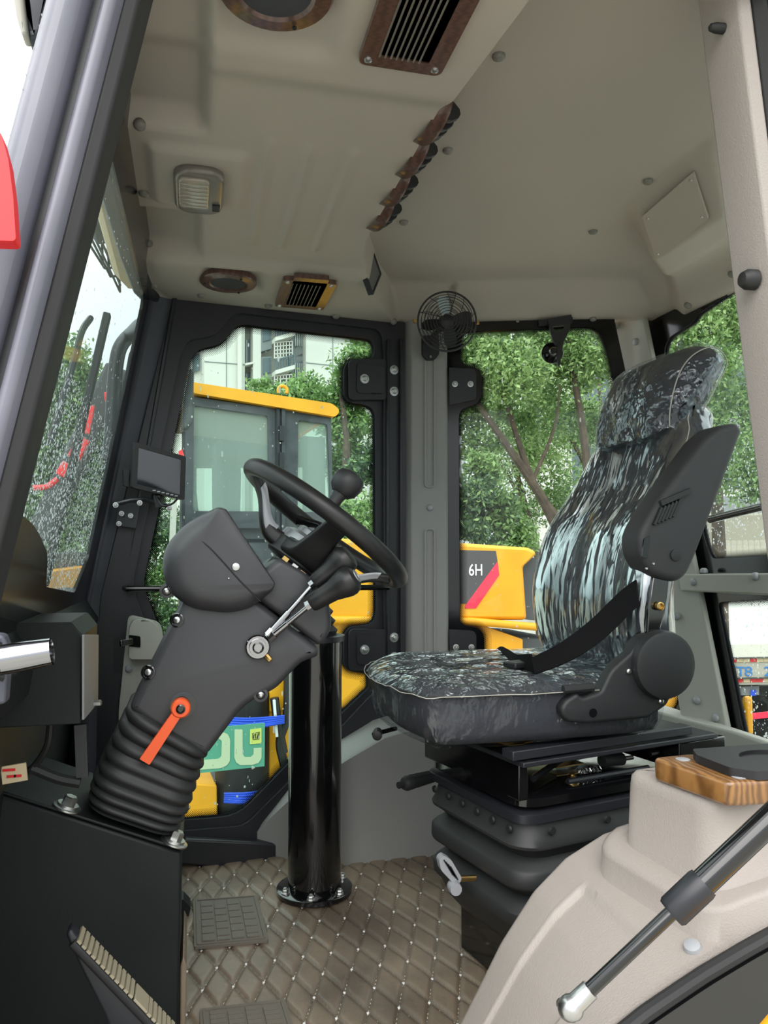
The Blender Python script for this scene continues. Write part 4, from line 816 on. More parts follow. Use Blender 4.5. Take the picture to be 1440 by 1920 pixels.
def film(rings, name, parent, a=.004, f=(7, 16, 5), off=.004, cap=True, fm='film_back'):
    out = []; m_ = len(rings)
    for r in rings:
        c = sum(r, Vector())/len(r); out.append([p+((p-c).normalized())*(off+fold(p, f, a)) for p in r])
    return B().loft(out, cap).build(name, fm, parent, smooth=25, label='clear wrinkled plastic film')
# cushion
def cush(z, k, ins):                                               # plan outline of the cushion at height z
    o = []
    base = catmull([(.915, 1.37+.01), (.80, 1.357), (.62, 1.352), (.47, 1.356), (.425, 1.375), (.402, 1.45), (.388, 1.53), (.386, 1.61), (.396, 1.69), (.418, 1.76), (.455, 1.83), (.50, 1.852), (.62, 1.855), (.80, 1.850), (.915, 1.84), (.93, 1.6)], 4)
    c = Vector((.68, 1.60)); l = [(p.x, p.y) for p in base]; l = inset(l, ins) if ins else l
    return [Vector((x+k, y, z)) for x, y in l]
cr = [cush(.535, .02, .045), cush(.542, .012, .02), cush(.56, .006, .008), cush(.60, .0, .002), cush(.628, -.004, .0), cush(.634, -.004, -.003), cush(.642, -.003, .006), cush(.652, 0, .03), cush(.657, 0, .07), cush(.655, 0, .13)]
cu = B().loft(cr).build('cushion', 'seat_fabric', seat, smooth=60)
B().tube([p+Vector((0, 0, .001)) for p in cush(.634, -.004, -.006)], .0022, 6, closed=True).build('piping', 'seat_black', cu)
fr_ = [cush(z, .0, i) for z, i in ((.530, .04), (.545, .012), (.565, .002), (.585, -.002), (.605, -.004), (.620, -.006), (.634, -.010), (.642, .0), (.649, .015), (.655, .035), (.659, .055), (.661, .08), (.661, .11), (.659, .15))]
film(fr_, 'film_cover', cu, .0028, (16, 16, 7), .002, True, 'film_seat')
B().tube([p+Vector((0, 0, fold(p, (30, 30, 9), .003))) for p in cush(.634, -.004, -.016)], .0009, 5, closed=True).build('film_seam', 'silver_pad', cu)
# backrest: rings along the spine
PROF = [(.60, .885, .195, .09), (.65, .858, .228, .11), (.72, .838, .246, .12), (.80, .834, .246, .12), (.88, .848, .244, .12), (.95, .872, .240, .115), (1.02, .915, .230, .11), (1.09, .955, .212, .11), (1.15, .984, .192, .11), (1.19, 1.004, .172, .105), (1.215, 1.02, .15, .09), (1.225, 1.04, .12, .06)]
PR = catmull([Vector((z, x, w_)) for z, x, w_, t_ in PROF], 4); PT2 = catmull([Vector((z, t_, 0)) for z, x, w_, t_ in PROF], 4)
def bring(i, grow=0, m_=56):
    z, xf, hw = PR[i]; th = PT2[i].y+grow; hw += grow; out = []
    for k in range(m_):
        a = 2*PI*k/m_; ca, sa = math.cos(a), math.sin(a); y = hw*math.copysign(abs(ca)**.55, ca); d = th/2*math.copysign(abs(sa)**.55, sa)
        x = xf+PT2[i].y/2+d
        if sa < 0: x += .030*(1-(y/hw)**2)*min(1, (1.22-z)*6)*(-sa)
        out.append(Vector((x, 1.60+y, z)))
    return out
n_ = len(PR); bk = B().loft([bring(i) for i in range(n_)]).build('backrest', 'seat_fabric', seat, smooth=70)
film([bring(i, .004, 110) for i in range(n_)], 'film_cover', bk, .0045, (8, 11, 3.6), .003)
edge = [bring(i, .012)[1+28+2] for i in range(3, n_-2)]
B().tube([p+Vector((fold(p, (9, 9, 30), .003), 0, 0)) for p in edge], .0012, 6).build('film_seam', 'silver_pad', bk)
edge = [bring(i, .008)[26] for i in range(3, n_-2)]
B().tube([p+Vector((fold(p, (9, 9, 30), .003), 0, 0)) for p in edge], .0012, 6).build('film_seam', 'white', bk)
# headrest
hp = catmull([(.985, 1.185), (.988, 1.235), (1.008, 1.30), (1.040, 1.345), (1.085, 1.372), (1.125, 1.376), (1.158, 1.352), (1.162, 1.322), (1.138, 1.285), (1.105, 1.235), (1.07, 1.20), (1.03, 1.178)], 4)
hp = [(p.x-.016, (p.y-1.178)*1.08+1.150) for p in hp]
def hring(y, grow=0):
    u = abs(y-1.60)/.170; s = .058*(1-math.sqrt(max(0, 1-max(0, (u-.55)/.45)**2))); l = inset(hp, s-grow); return [Vector((x+.010*u*u-.02*0, y, z)) for x, z in l]
ysr = [1.60+.170*v for v in (-1, -.99, -.96, -.9, -.8, -.65, -.45, -.2, 0, .2, .45, .65, .8, .9, .96, .99, 1)]
hd_ = B().loft([hring(y) for y in ysr]).build('headrest', 'seat_fabric', seat, smooth=70)
film([hring(1.60+(y-1.60)*1.03, .003) for y in np.linspace(1.60-.170, 1.60+.170, 40)], 'film_cover', hd_, .0020, (13, 19, 13), .002, True, 'film_head')
B().tube([p+Vector((0, -.004, 0)) for p in hring(1.447, .006)], .0014, 6, closed=True).build('film_seam', 'silver_pad', hd_)
B().lathe([(.03, 0), (.036, .01), (.036, .05), (.02, .06)], at(1268, 765, y=1.50)+Vector((.0, -.03, 0)), (0, 1, 0), 20).build('headrest_knob', 'seat_black', seat)
B().bar((1.055, 1.55, 1.10), (1.085, 1.55, 1.25), .05, .02, (0, 1, 0)).build('headrest_stem', 'seat_black', seat)
# arm rest folded up
PAr = YP(1.325); l = PAr.px([(1198, 1008), (1201, 1042), (1222, 1078), (1245, 1088), (1272, 1092), (1291, 1080), (1308, 1042), (1396, 806), (1386, 791), (1350, 797), (1322, 820), (1238, 932), (1206, 985)])
ar_ = pillow(B(), rnd(l, .012, 3), PAr, -.075, .0, .016, 5).build('armrest', 'arm_foam', seat, smooth=60)
l = PAr.px([(1254, 1044), (1276, 1044)]); c = PAr.hit(1266, 1041); B().lathe([(.0115, -.003), (.0115, .003), (.0095, .0035)], c, (0, -1, 0), 22).build('pivot_cap', 'seat_black', ar_)
l = PAr.px([(1207, 1010), (1219, 1004), (1213, 1046), (1203, 1045)]); B().slab([rnd(l, .003)], PAr, -.002, .0015).build('slot', 'glass_black', ar_)
l = PAr.px([(1255, 905), (1290, 880), (1232, 980), (1222, 994), (1228, 960)]); B().slab([l], PAr, -.01, .0008).build('hollow', 'glass_black', ar_) if False else None
for k in range(6):
    a, b = PAr.hit(1238+k*7, 952-k*3), PAr.hit(1224+k*7, 984-k*3); B().bar(a+Vector((0, -.003, 0)), b+Vector((0, -.003, 0)), .005, .008, (0, 1, 0)).build('strap_rib', 'seat_black', ar_)
B().bar(PAr.hit(1236, 944)+Vector((0, -.004, 0)), PAr.hit(1292, 920)+Vector((0, -.004, 0)), .010, .008, (0, 1, 0)).build('strap_bar', 'seat_black', ar_)
for q in ((1212, 1066), (1225, 1057)): B().lathe([(.003, 0), (.002, .002)], PAr.hit(*q), (0, -1, 0), 8).build('screw', 'steel', ar_)
mb = B().slab([PAr.px([(1232, 1080), (1262, 1086), (1256, 1150), (1240, 1200), (1220, 1190), (1222, 1140)])], PAr, -.055, -.012); mb.build('armrest_bracket', 'black_gloss', seat, bev=.004)
B().lathe([(.0085, 0), (.0085, .008), (.006, .009), (.005, .004)], PAr.hit(1240, 1137)+Vector((0, .010, 0)), (0, -1, 0), 14).build('bracket_bolt', 'brass', seat)
# recliner cover and side bracket
PBk = YP(1.335); c = PBk.hit(1238, 1245)
B().lathe([(.066, -.03), (.066, .012), (.063, .020), (.055, .023), (.0, .024)], c, (0, -1, 0), 48).build('recliner_cover', 'seat_black', seat)
l = PBk.px([(1053, 1342), (1050, 1328), (1060, 1312), (1082, 1298), (1090, 1308), (1125, 1296), (1141, 1262), (1150, 1250), (1182, 1222), (1200, 1195), (1290, 1240), (1250, 1322), (1215, 1346), (1100, 1357), (1064, 1354)])
sb = pillow(B(), rnd(l, .006, 3), PBk, -.03, .004, .008).build('side_bracket', 'seat_black', seat, smooth=50)
B().lathe([(.0085, -.002), (.0085, .0045)], PBk.hit(1110, 1336), (0, -1, 0), 20).build('bracket_hole', 'glass_black', sb)
for q in ((1176, 1258), (1236, 1314)): B().lathe([(.0055, .003), (.0055, .008), (.003, .010)], PBk.hit(*q), (0, -1, 0), 10).build('screw', 'steel', sb)
B().tube([PBk.hit(1056, 1293), PBk.hit(1112, 1288)], .008, 10).build('recline_handle', 'seat_black', seat)
# lap belt
def ribbon(pts, w_, ups, name, m_, parent, th=.0016):
    P_ = catmull(pts, 8); U = catmull(ups, 8); rings = []
    for i, p in enumerate(P_):
        d = (P_[min(i+1, len(P_)-1)]-P_[max(i-1, 0)]).normalized(); u = (U[i]-d*U[i].dot(d)).normalized(); n2 = d.cross(u); rings.append([p+u*w_/2+n2*th, p-u*w_/2+n2*th, p-u*w_/2-n2*th, p+u*w_/2-n2*th])
    return B().loft(rings).build(name, m_, parent, smooth=40)
ribbon([at(1238, 1085, y=1.37), at(1185, 1118, y=1.36), at(1120, 1180, y=1.37), at(1060, 1222, y=1.385), at(1000, 1249, y=1.42)], .044, [(-.2, .2, 1), (-.2, .3, 1), (-.2, .5, 1), (-.1, .8, .8), (0, 1, .5)], 'lap_belt', 'belt', seat)
ribbon([at(1000, 1247, y=1.43), at(965, 1246, y=1.55), at(945, 1234, y=1.68), at(925, 1224, y=1.80), at(908, 1236, y=1.85)], .045, [(0, 1, .5), (.5, 1, .8), (.8, .6, 1), (.9, .3, .6), (.9, .2, 0)], 'lap_belt', 'belt', seat)
B().box(at(975, 1245, y=1.50), (.06, .04, .012), Matrix.Rotation(.3, 3, 'Z')).build('belt_buckle', 'dark_plastic', seat, bev=.003)
# suspension: plates, spring gear and bellows, turned a little towards the door
RZ = Matrix.Rotation(math.radians(13), 3, 'Z'); S0 = Vector((.80, 1.60, 0))
def L(x, y, z): return S0+RZ @ Vector((x, y, z))
def sbox(x0, x1, y0, y1, z0, z1): return B().box(L((x0+x1)/2, (y0+y1)/2, (z0+z1)/2), (x1-x0, y1-y0, z1-z0), RZ)
sbox(-.27, .20, -.20, -.165, .512, .530).build('seat_rail', 'black_paint', seat, bev=.002); sbox(-.27, .20, .165, .20, .512, .530).build('seat_rail', 'black_paint', seat, bev=.002)
sbox(-.25, .27, -.205, .205, .498, .508).build('upper_plate', 'black_paint', seat, bev=.002)
sbox(-.235, -.212, -.17, .19, .425, .498).build('front_channel', 'black_gloss', seat, bev=.003); sbox(.16, .30, -.20, .2, .44, .498).build('rear_channel', 'black_gloss', seat, bev=.003)
B().loft([[L(x*k, y*k, z) for x, y in rrect(.47, .36, .05, 5)] for z, k in ((.412, 1), (.428, 1), (.430, .98))]).build('gear_plate', 'black_gloss', seat)
B().loft([[L(x*k, y*k, z) for x, y in rrect(.48, .375, .04, 5)] for z, k in ((.384, 1), (.400, 1), (.402, .98))]).build('rim_plate', 'black_paint', seat)
s0_ = at(1083, 1448, y=1.47); sp = [s0_+RZ @ Vector((.0016*i, .006*math.cos(i*1.1), .006*math.sin(i*1.1))) for i in range(40)]
B().tube(sp, .0015, 5).build('spring', 'steel', seat)
dq = [at(1128, 1426, y=1.52), at(1166, 1423, y=1.535), at(1186, 1420, y=1.54)]
B().tube(dq[:2], .0135, 14).build('damper', 'cast_grey', seat, label='grey damper cylinder'); B().tube(dq[1:], .005, 8).build('damper_rod', 'steel', seat)
B().bolt(at(1073, 1468, y=1.45), (0, 0, 1), .010, .014, 1.5).build('mechanism_bolt', 'brass', seat)
lq = at(1062, 1433, y=1.55); B().box(lq, (.075, .028, .004), RZ).build('link_plate', 'brass', seat, bev=.001)
B().tube([L(-.17, -.13, .45), L(.0, -.03, .452), L(.14, .1, .455)], .007, 8).build('link_rod', 'black_paint', seat)
B().tube([L(-.10, -.15, .44), L(.12, -.15, .44)], .006, 8).build('link_rod', 'black_paint', seat)
pl_ = [(.392, .985), (.352, 1.03), (.338, 1.062), (.332, 1.055), (.326, 1.0), (.308, .93), (.292, 1.04), (.286, 1.062), (.262, 1.066), (.256, 1.055), (.250, 1.0), (.232, .92), (.216, 1.02), (.208, 1.05), (.186, 1.05), (.180, 1.03), (.172, .99), (.135, .92), (.108, .82), (.102, .76)]
bw = [[L(x*k, y*(k*.98), z - .012*math.cos(y*9)*0) for x, y in rrect(.455, .36, .055, 6)] for z, k in pl_]
bo = B().loft(bw).build('suspension_bellows', 'bellows_rubber', seat, smooth=42)
for i in range(6):
    B().lathe([(.0085, 0), (.007, .004)], L(-.236, -.14+.056*i, .366), RZ @ Vector((-1, 0, 0)), 10).build('bellows_stud', 'rubber', bo)
for i in range(3): B().lathe([(.0085, 0), (.007, .004)], L(-.17+.14*i, -.186, .366), RZ @ Vector((0, -1, 0)), 10).build('bellows_stud', 'rubber', bo)
sbox(-.17, .20, -.14, .14, .002, .13).build('base_frame', 'black_gloss', seat, bev=.004)
B().lathe([(.012, 0), (.012, .006), (.006, .007)], L(-.20, -.12, .135), RZ @ Vector((-1, -.3, 0)), 12).build('socket', 'black_gloss', seat); B().lathe([(.005, .006), (.003, .012)], L(-.20, -.12, .135), RZ @ Vector((-1, -.3, 0)), 8).build('socket_tip', 'brass', seat)
# black grip lever at the front left of the suspension, short lever under the cushion, weight handle
a, b = at(825, 1452, y=1.72), at(742, 1474, y=1.66)
g = B().lathe([(.010, 0), (.0125, .01), (.014, .05), (.0155, .085), (.0165, .105), (.013, .112), (.0075, .114), (.0075, .128)], a, b-a, 16).build('side_lever', 'rubber', seat)
for k in range(8):
    an = k*PI/4; zz = (b-a).normalized(); xx = zz.orthogonal().normalized(); yy = zz.cross(xx); o_ = (xx*math.cos(an)+yy*math.sin(an)); B().tube([a+zz*.02+o_*.0125, a+zz*.095+o_*.0155], .0016, 5).build('grip_ridge', 'rubber', g)
a, b = at(742, 1366, y=1.66), at(700, 1377, y=1.62); B().tube([a, b], .005, 8).build('slide_lever', 'black_gloss', seat); B().lathe([(.009, -.008), (.0105, .0), (.0105, .016), (.007, .018)], at(708, 1374, y=1.625), (-.3, -1, -.2), 14).build('slide_knob', 'rubber', seat)
PH = YP(1.50); l = PH.px([(823, 1612), (832, 1604), (846, 1612), (866, 1646), (863, 1656), (850, 1656), (827, 1632)]); hdl = B().slab([rnd(l, .006)], PH, -.02, .0).build('weight_handle', 'cap_grey', seat, bev=.002, label='grey weight adjustment handle')
for k in range(4): B().bar(PH.hit(832+k*4, 1612+k*4)+Vector((0, -.001, 0)), PH.hit(849+k*3, 1640+k*3)+Vector((0, -.001, 0)), .0025, .003, (0, 1, 0)).build('handle_slot', 'dark_plastic', hdl)
B().tube([PH.hit(855, 1652)+Vector((0, .01, 0)), PH.hit(878, 1652)+Vector((.02, .01, 0))], .006, 10).build('handle_shaft', 'brass', hdl); B().lathe([(.012, -.012), (.014, 0), (.012, .012)], PH.hit(852, 1664), (0, -1, 0), 12).build('handle_end', 'cap_grey', hdl)
# ================================================================== NEAR CONSOLE (wheel-arch moulding with wood block and cup holder)
con = thing('side_console', 'beige speckled plastic side console over the near wheel arch', 'console', (.7, 1.0, 0))
FZ = [(.24, .0), (.33, .085), (.403, .185), (.436, .24), (.471, .30), (.526, .372), (.581, .418), (.647, .449), (.75, .470), (1.1, .49)]
NZ = [(.18, .0), (.26, .10), (.36, .222), (.43, .285), (.49, .328), (.542, .356), (.618, .389), (.68, .412), (.73, .429), (1.1, .50)]
def con_z(x, y):
    u = min(1, max(0, (y-.87)/.27)); z = itp(NZ, x)*(1-u)+itp(FZ, x)*u
    rc = sstep(.925, .937, y)*(1-sstep(1.065-.0*x, 1.08, y))*(1-sstep(.585-.10*(y-.93), .60-.10*(y-.93), x)); return z-.009*rc+.005*(4*rc*(1-rc))**2
ysn = list(np.linspace(.868, 1.135, 76)); rows = []
xsn = list(np.linspace(.19, .99, 150))
for x in xsn:
    r = [(x, .866, con_z(x, .87)-.012)]+[(x, y, con_z(x, y)) for y in ysn]; zt_ = con_z(x, 1.135)
    r += [(x, 1.141, zt_-.004), (x, 1.145, zt_-.012), (x, 1.147, min(zt_-.014, -.0) if zt_ < .014 else 0.0)]; rows.append(r)
B().grid(rows).build('arch_shell', 'beige', con, smooth=50)
t2 = [(.632, 1.06), (.668, .895), (.90, .885), (.90, 1.08)]
def tier(loop, grow, r, zf, name, lean=0):
    l = rnd(inset(loop, -grow), r, 8); rings = []
    for w_, kz in ((-.012-lean, 0), (-.004-lean, .012), (-.0-lean*.6, .03), (.002, .85), (.004, .94), (.010, .985), (.018, 1.0), (.026, 1.0)):
        ll = inset(l, w_+.0); rings.append([Vector((x, y, zf(x, y, kz))) for x, y in ll])
    return B().loft(rings).build(name, 'beige', con, smooth=60)
tier(t2, .032, .05, lambda x, y, k: con_z(min(.98, max(.2, x)), min(1.13, max(.88, y)))-.012+.052*k, 'lower_step')
tier(t2, 0, .035, lambda x, y, k: con_z(min(.98, x), min(1.13, y))*(1-k)+.574*k, 'upper_block', .008)
PZ = Plane((0, 0, 0), (1, 0, 0), (0, 1, 0))
wl_ = rnd([(.648, 1.0), (.672, .868), (.745, .862), (.72, 1.005)], .012); wb = pillow(B(), wl_, PZ, .572, .604, .006).build('wood_block', 'block_wood', con, smooth=50, label='polished wood-look block')
for x, y in ((.684, .978), (.703, .885)): B().lathe([(.010, .0), (.010, .0008), (.009, .0012)], (x, y, .604), (0, 0, 1), 18).build('screw_cap', 'cap_grey', wb)
ch = rnd([(.705, .985), (.690, .955), (.692, .890), (.715, .865), (.90, .86), (.90, .985)], .006); hc = [(.785+.046*math.cos(2*PI*k/28), .918+.04*math.sin(2*PI*k/28)) for k in range(28)]
chp = B().slab([ch, hc], PZ, .604, .616).build('cup_holder', 'dark_plastic', con, bev=.003, label='black cup holder plate'); B().lathe([(.046, .0), (.045, -.03), (.042, -.032), (.0, -.033)], (.785, .918, .611), (0, 0, 1), 28).build('cup_well', 'dark_plastic', chp)
p = at(1299, 1779, y=.884); e_ = .01; nn = Vector((-(con_z(p.x+e_, p.y)-con_z(p.x-e_, p.y))/(2*e_), -.25, 1)).normalized(); B().lathe([(.0115, -.004), (.0115, .003), (.010, .007), (.005, .009)], p, nn, 18).build('rivet_cap', 'cap_grey', con)
# door opening seal along the arch, black body side and yellow fender (outside)
sl2 = thing('trim_11', 'black rubber door seal following the arch at the lower right', None, (.6, .86, .3), kind='structure')
P_ = [Vector((x, .856, itp(NZ, x)-.014)) for x in np.linspace(.19, .99, 40)]
B().tube(P_, .010, 10).build('seal', 'rubber', sl2)
bs = thing('trim_12', 'glossy black body side panel below the near door seal', None, (.5, .84, .1), kind='structure')
l = [(x, itp(NZ, x)-.022) for x in np.linspace(.19, .99, 30)]+[(.99, -.55), (-.5, -.55), (-.5, -.02), (.1, -.02)]
B().slab([l], YP(.845), -.02, .0).build('body_side', 'black_gloss', bs)
FEN = [(q.x, q.z) for q in (at(1385, 1950, y=.72), at(1400, 1932, y=.72), at(1445, 1879, y=.72), at(1500, 1832, y=.72), at(1600, 1790, y=.72))]
fe = thing('fender', 'yellow steel fender just showing at the bottom right corner', 'fender', (.7, .7, .1))
B().loft([[Vector((x, y, z-.0)) for y, z in ((.28, -.45+k), (.60, -.10+k), (.72, .0+k), (.72, -.03+k), (.60, -.13+k), (.28, -.48+k))] for x, k in FEN]).build('fender_top', 'yellow', fe, bev=.01)
# gas strut of the open door
gs = thing('gas_strut', 'black gas strut with a steel ball joint across the side console', 'strut', at(1070, 1890, y=.80))
a, b = at(1070, 1890, y=.80), at(1470, 1512, y=.735); d = (b-a).normalized(); Lg = (b-a).length; s0 = (at(1258, 1712, y=.77)-a).length
B().tube([a+d*.012, a+d*(s0+.005)], .0078, 14).build('piston_rod', 'black_gloss', gs); B().lathe([(.0155, 0), (.0175, .004), (.0175, .045), (.0165, .05)], a+d*s0, d, 24).build('collar', 'black_paint', gs); B().lathe([(.0145, .045), (.0145, Lg-s0+.3)], a+d*s0, d, 28).build('cylinder', 'black_gloss', gs)
B().lathe([(.004, -.0140), (.0085, -.0115), (.0122, -.007), (.0142, 0), (.0135, .005), (.0110, .009), (.0105, .03)], a, d, 20).build('ball_socket', 'steel', gs); B().tube([a+Vector((.004, .006, -.006)), a+Vector((.012, .045, -.022))], .007, 10).build('ball_stud', 'steel', gs)
# ================================================================== OUTSIDE
GZ = -1.62
gr = B().grid([[(x, y, GZ) for x in np.linspace(-40, 60, 21)] for y in np.linspace(-40, 60, 21)]).build('ground', 'concrete', kind='structure'); tag(gr, 'pale wet concrete yard outside the cab', kind='structure')
# ---- neighbouring wheel loader
NB = Plane((0, 5.0, 0), (1, .10, 0), (0, 0, 1))
def npx(p): return NB.px(p)
ld = thing('wheel_loader', 'yellow wheel loader with glazed cab parked alongside', 'loader', (.6, 5, GZ))
roof = B().slab([rnd(npx([(357, 719), (620, 759), (634, 772), (626, 784), (362, 740)]), [.01, .06, .05, .03, .01])], NB, -1.35, .05).build('roof', 'yellow', ld, bev=.02)
for q in ((352, 711), (533, 729)):
    c = NB.p(*npx([q])[0], -.05); B().tube([c+Vector((math.cos(a)*.03, 0, math.sin(a)*.03)) for a in np.linspace(-.6, PI+.6, 12)], .011, 8).build('lifting_eye', 'yellow', roof)
mat('wet_frame', (52, 55, 60), .35, bump=(30, .3, .004), var=((72, 76, 80), 9))
fo = npx([(346, 742), (621, 781), (624, 965), (622, 1200), (335, 1200), (338, 965)]); h1 = rnd(npx([(364, 760), (503, 779), (504, 959), (362, 958)]), .02); h2 = rnd(npx([(559, 787), (614, 795), (621, 960), (558, 960)]), .02)
B().slab([fo, h1, h2], NB, -.06, .0).build('cab_side', 'wet_frame', ld)
for k, h in enumerate((h1, h2)): B().slab([inset(h, -.01)], NB, -.035, -.03).build('window', 'wet_glass', ld)
b1 = npx([(372, 838), (436, 838), (436, 990), (372, 990)]); b2 = npx([(474, 838), (620, 838), (620, 985), (474, 985)]); sh_ = lambda l: [(a+.12, b) for a, b in l]
bo_ = [(fo[0][0]+.1, fo[0][1]-.02), (fo[1][0]+.30, fo[1][1]+.05), (fo[3][0]+.30, fo[3][1]), (fo[4][0]+.1, fo[4][1])]
B().slab([bo_, sh_(b1), sh_(b2)], NB, -1.3, -1.25).build('cab_far_side', 'dim_cab', ld)
B().slab([[(fo[0][0], fo[0][1]-.05), (fo[1][0]-.1, fo[1][1]-.05), (fo[1][0]-.1, fo[1][1]), (fo[0][0], fo[0][1])]], NB, -1.25, -.06).build('cab_headliner', 'headliner', ld)
st_ = npx([(428, 800), (470, 806), (478, 870), (476, 960), (520, 965), (520, 1000), (430, 1000)]); pillow(B(), rnd(st_, .04), NB, -.9, -.5, .05).build('cab_seat', 'seat_fabric', ld)
for x in (520, 530): a = npx([(x, 766), (x, 1180)]); B().bar(NB.p(*a[0], .01), NB.p(*a[1], .01), .022, .03, NB.n).build('door_rib', 'black_paint' if x == 520 else 'wet_frame', ld)
for y in (800, 850): a = npx([(526, y), (526, y+28)]); B().bar(NB.p(*a[0], .02), NB.p(*a[1], .02), .03, .05, NB.n).build('door_hinge', 'black_paint', ld)
a = npx([(350, 985), (520, 987)]); B().bar(NB.p(*a[0], .01), NB.p(*a[1], .01), .03, .09, NB.n).build('door_rail', 'wet_frame', ld); a = npx([(350, 1012), (520, 1014)]); B().bar(NB.p(*a[0], .0), NB.p(*a[1], .0), .02, .012, NB.n).build('door_seam', 'glass_black', ld)
a = [NB.p(*npx([q])[0], -.3) for q in ((365, 905), (374, 915), (378, 950), (384, 965))]; B().tube(catmull(a, 4), .012, 8).build('grab_rail', 'cast_grey', ld)
l = npx([(351, 702), (358, 708), (357, 800), (349, 812), (337, 815), (340, 760)]); pillow(B(), rnd(l, .02), NB, .12, .20, .02).build('side_mirror', 'cast_grey', ld)
a = npx([(341, 815), (340, 1000)]); B().bar(NB.p(*a[0], .12), NB.p(*a[1], .12), .02, .02, NB.n).build('mirror_arm', 'black_paint', ld)
l = npx([(337, 848), (344, 870), (332, 872), (331, 852)]); B().slab([l], NB, .14, .16).build('reflector', 'red', ld)
l = npx([(318, 940), (329, 940), (326, 1010), (314, 1040)]); B().slab([l], NB, .1, .13).build('silver_sleeve', 'silver_pad', ld)
# hood
ho = rnd(npx([(560, 1004), (640, 1011), (860, 1019), (975, 1027), (992, 1036), (965, 1062), (972, 1160), (560, 1160)]), [.0, .02, .02, .02, .05, .02, .0, .0]); hood_ = B().slab([ho], NB, -1.2, .14).build('hood', 'yellow', ld, bev=.03)
a = npx([(560, 1158), (870, 1162), (985, 1172)]); B().tube([NB.p(*p, .15) for p in a], .028, 12).build('hood_ridge', 'yellow', ld)
l = npx([(560, 1166), (900, 1172), (968, 1196), (970, 1300), (500, 1330), (500, 1240), (560, 1230)]); B().slab([l], NB, -1.1, .10).build('body_panel', 'yellow', ld, bev=.01)
for l in ([(964, 1064), (984, 1044), (1060, 1060), (1060, 1168), (974, 1160)], [(972, 1196), (1060, 1200), (1060, 1290), (974, 1290)]): B().slab([npx(l)], NB, -.9, .06).build('grille', 'mesh_grey', ld)
dc = npx([(790, 1030), (912, 1033), (915, 1053), (862, 1130), (790, 1128)]); dco = B().slab([dc], NB, .141, .146).build('decal', 'decal_grey', ld, label='dark grey model decal lettered 6H')
l = npx([(915, 1052), (918, 1077), (875, 1138), (855, 1138), (856, 1132)]); B().slab([l], NB, .141, .147).build('decal_stripe', 'pink_red', ld, label='pinkish red slanting stripe')
def text(s, pl, px, py, hpx, m_, parent, name='lettering', sx=1, ext=.002, h=.15):
    cu_ = bpy.data.curves.new(name, 'FONT'); cu_.body = s; cu_.extrude = ext; cu_.offset = .004; o = bpy.data.objects.new(name, cu_); COL.objects.link(o); cu_.materials.append(MATS[m_])
    p = pl.p(*pl.px([(px, py)])[0], h); q = pl.px([(px, py), (px, py-hpx)]); sz = abs(q[1][1]-q[0][1])/.7
    M = Matrix((pl.ex, pl.ey, pl.n)).transposed().to_4x4(); 
    bpy.context.view_layer.update(); me = bpy.data.meshes.new_from_object(o.evaluated_get(bpy.context.evaluated_depsgraph_get())); bpy.data.objects.remove(o); o = bpy.data.objects.new(name, me); COL.objects.link(o); o.matrix_world = Matrix.Translation(p) @ M @ Matrix.Diagonal((sz*sx, sz, 1, 1)); o.parent = parent; o.matrix_parent_inverse = parent.matrix_world.inverted() if parent.type != 'EMPTY' else Matrix.Translation(-Vector(parent.location)); return o
text('6H', NB, 861, 1078, 21, 'white', dco, sx=.80)
# lower gear behind the door glass
B().slab([npx([(300, 1455), (402, 1462), (404, 1545), (300, 1545)])], NB, -.4, .12).build('lower_panel', 'yellow', ld, bev=.01)
B().slab([npx([(488, 1200), (545, 1200), (545, 1560), (500, 1560), (500, 1360), (488, 1330)])], NB, -.5, .06).build('lower_panel', 'yellow', ld, bev=.01)
B().slab([npx([(600, 1200), (760, 1200), (760, 1420), (560, 1420)])], NB, -.6, .08).build('lower_panel', 'yellow', ld, bev=.01)
c = NB.p(*npx([(690, 1275)])[0], .08); B().bolt(c, NB.n, .02, .03, 1.2).build('bolt', 'zinc', ld)
l = npx([(405, 1300), (505, 1300), (507, 1545), (410, 1545)]); tk = B().loft([[NB.p(a, b, -.1+.28*math.sin(PI*u)) for a, b in zip(np.linspace(l[0][0], l[1][0], 2), (z, z))][0:1]*1 for u, z in ((0, 0),)]) if False else None
tx0, tx1, tz0, tz1 = l[0][0], l[1][0], l[2][1], l[0][1]; cxm = (tx0+tx1)/2; B().lathe([((tx1-tx0)/2*.98, 0), ((tx1-tx0)/2, .02), ((tx1-tx0)/2, tz1-tz0)], NB.p(cxm, tz0, .0), (0, 0, 1), 28).build('wrapped_tank', 'rubber', ld)
for q0, q1 in (((398, 1341), (520, 1337)), ((412, 1478), (505, 1464))):
    a = NB.p(*npx([q0])[0], .20); b = NB.p(*npx([q1])[0], .20); mb = B()
    for k in range(5): mb.tube(catmull([a+Vector((0, 0, (k-2)*.012)), a.lerp(b, .5)+Vector((0, -.10+.01*k, (k-2)*.01+.004*math.sin(k*5))), b+Vector((0, 0, (k-2)*.010))], 6), .008, 6)
    mb.build('blue_strap', 'blue_strap', ld)
for pts in ([(530, 1230), (528, 1330), (515, 1380), (524, 1430), (528, 1500)], [(540, 1240), (536, 1290), (530, 1300)], [(505, 1300), (512, 1350), (522, 1400)]):
    B().tube(catmull([NB.p(*npx([q])[0], .16) for q in pts], 5), .028, 8).build('hose', 'hose', ld)
a = npx([(502, 1302), (507, 1368)]); B().bar(NB.p(*a[0], .2), NB.p(*a[1], .2), .016, .016, NB.n).build('white_rod', 'white', ld)
a = npx([(700, 1120), (682, 1180)]); B().bar(NB.p(*a[0], .16), NB.p(*a[1], .16), .05, .02, NB.n).build('silver_sleeve', 'silver_pad', ld)
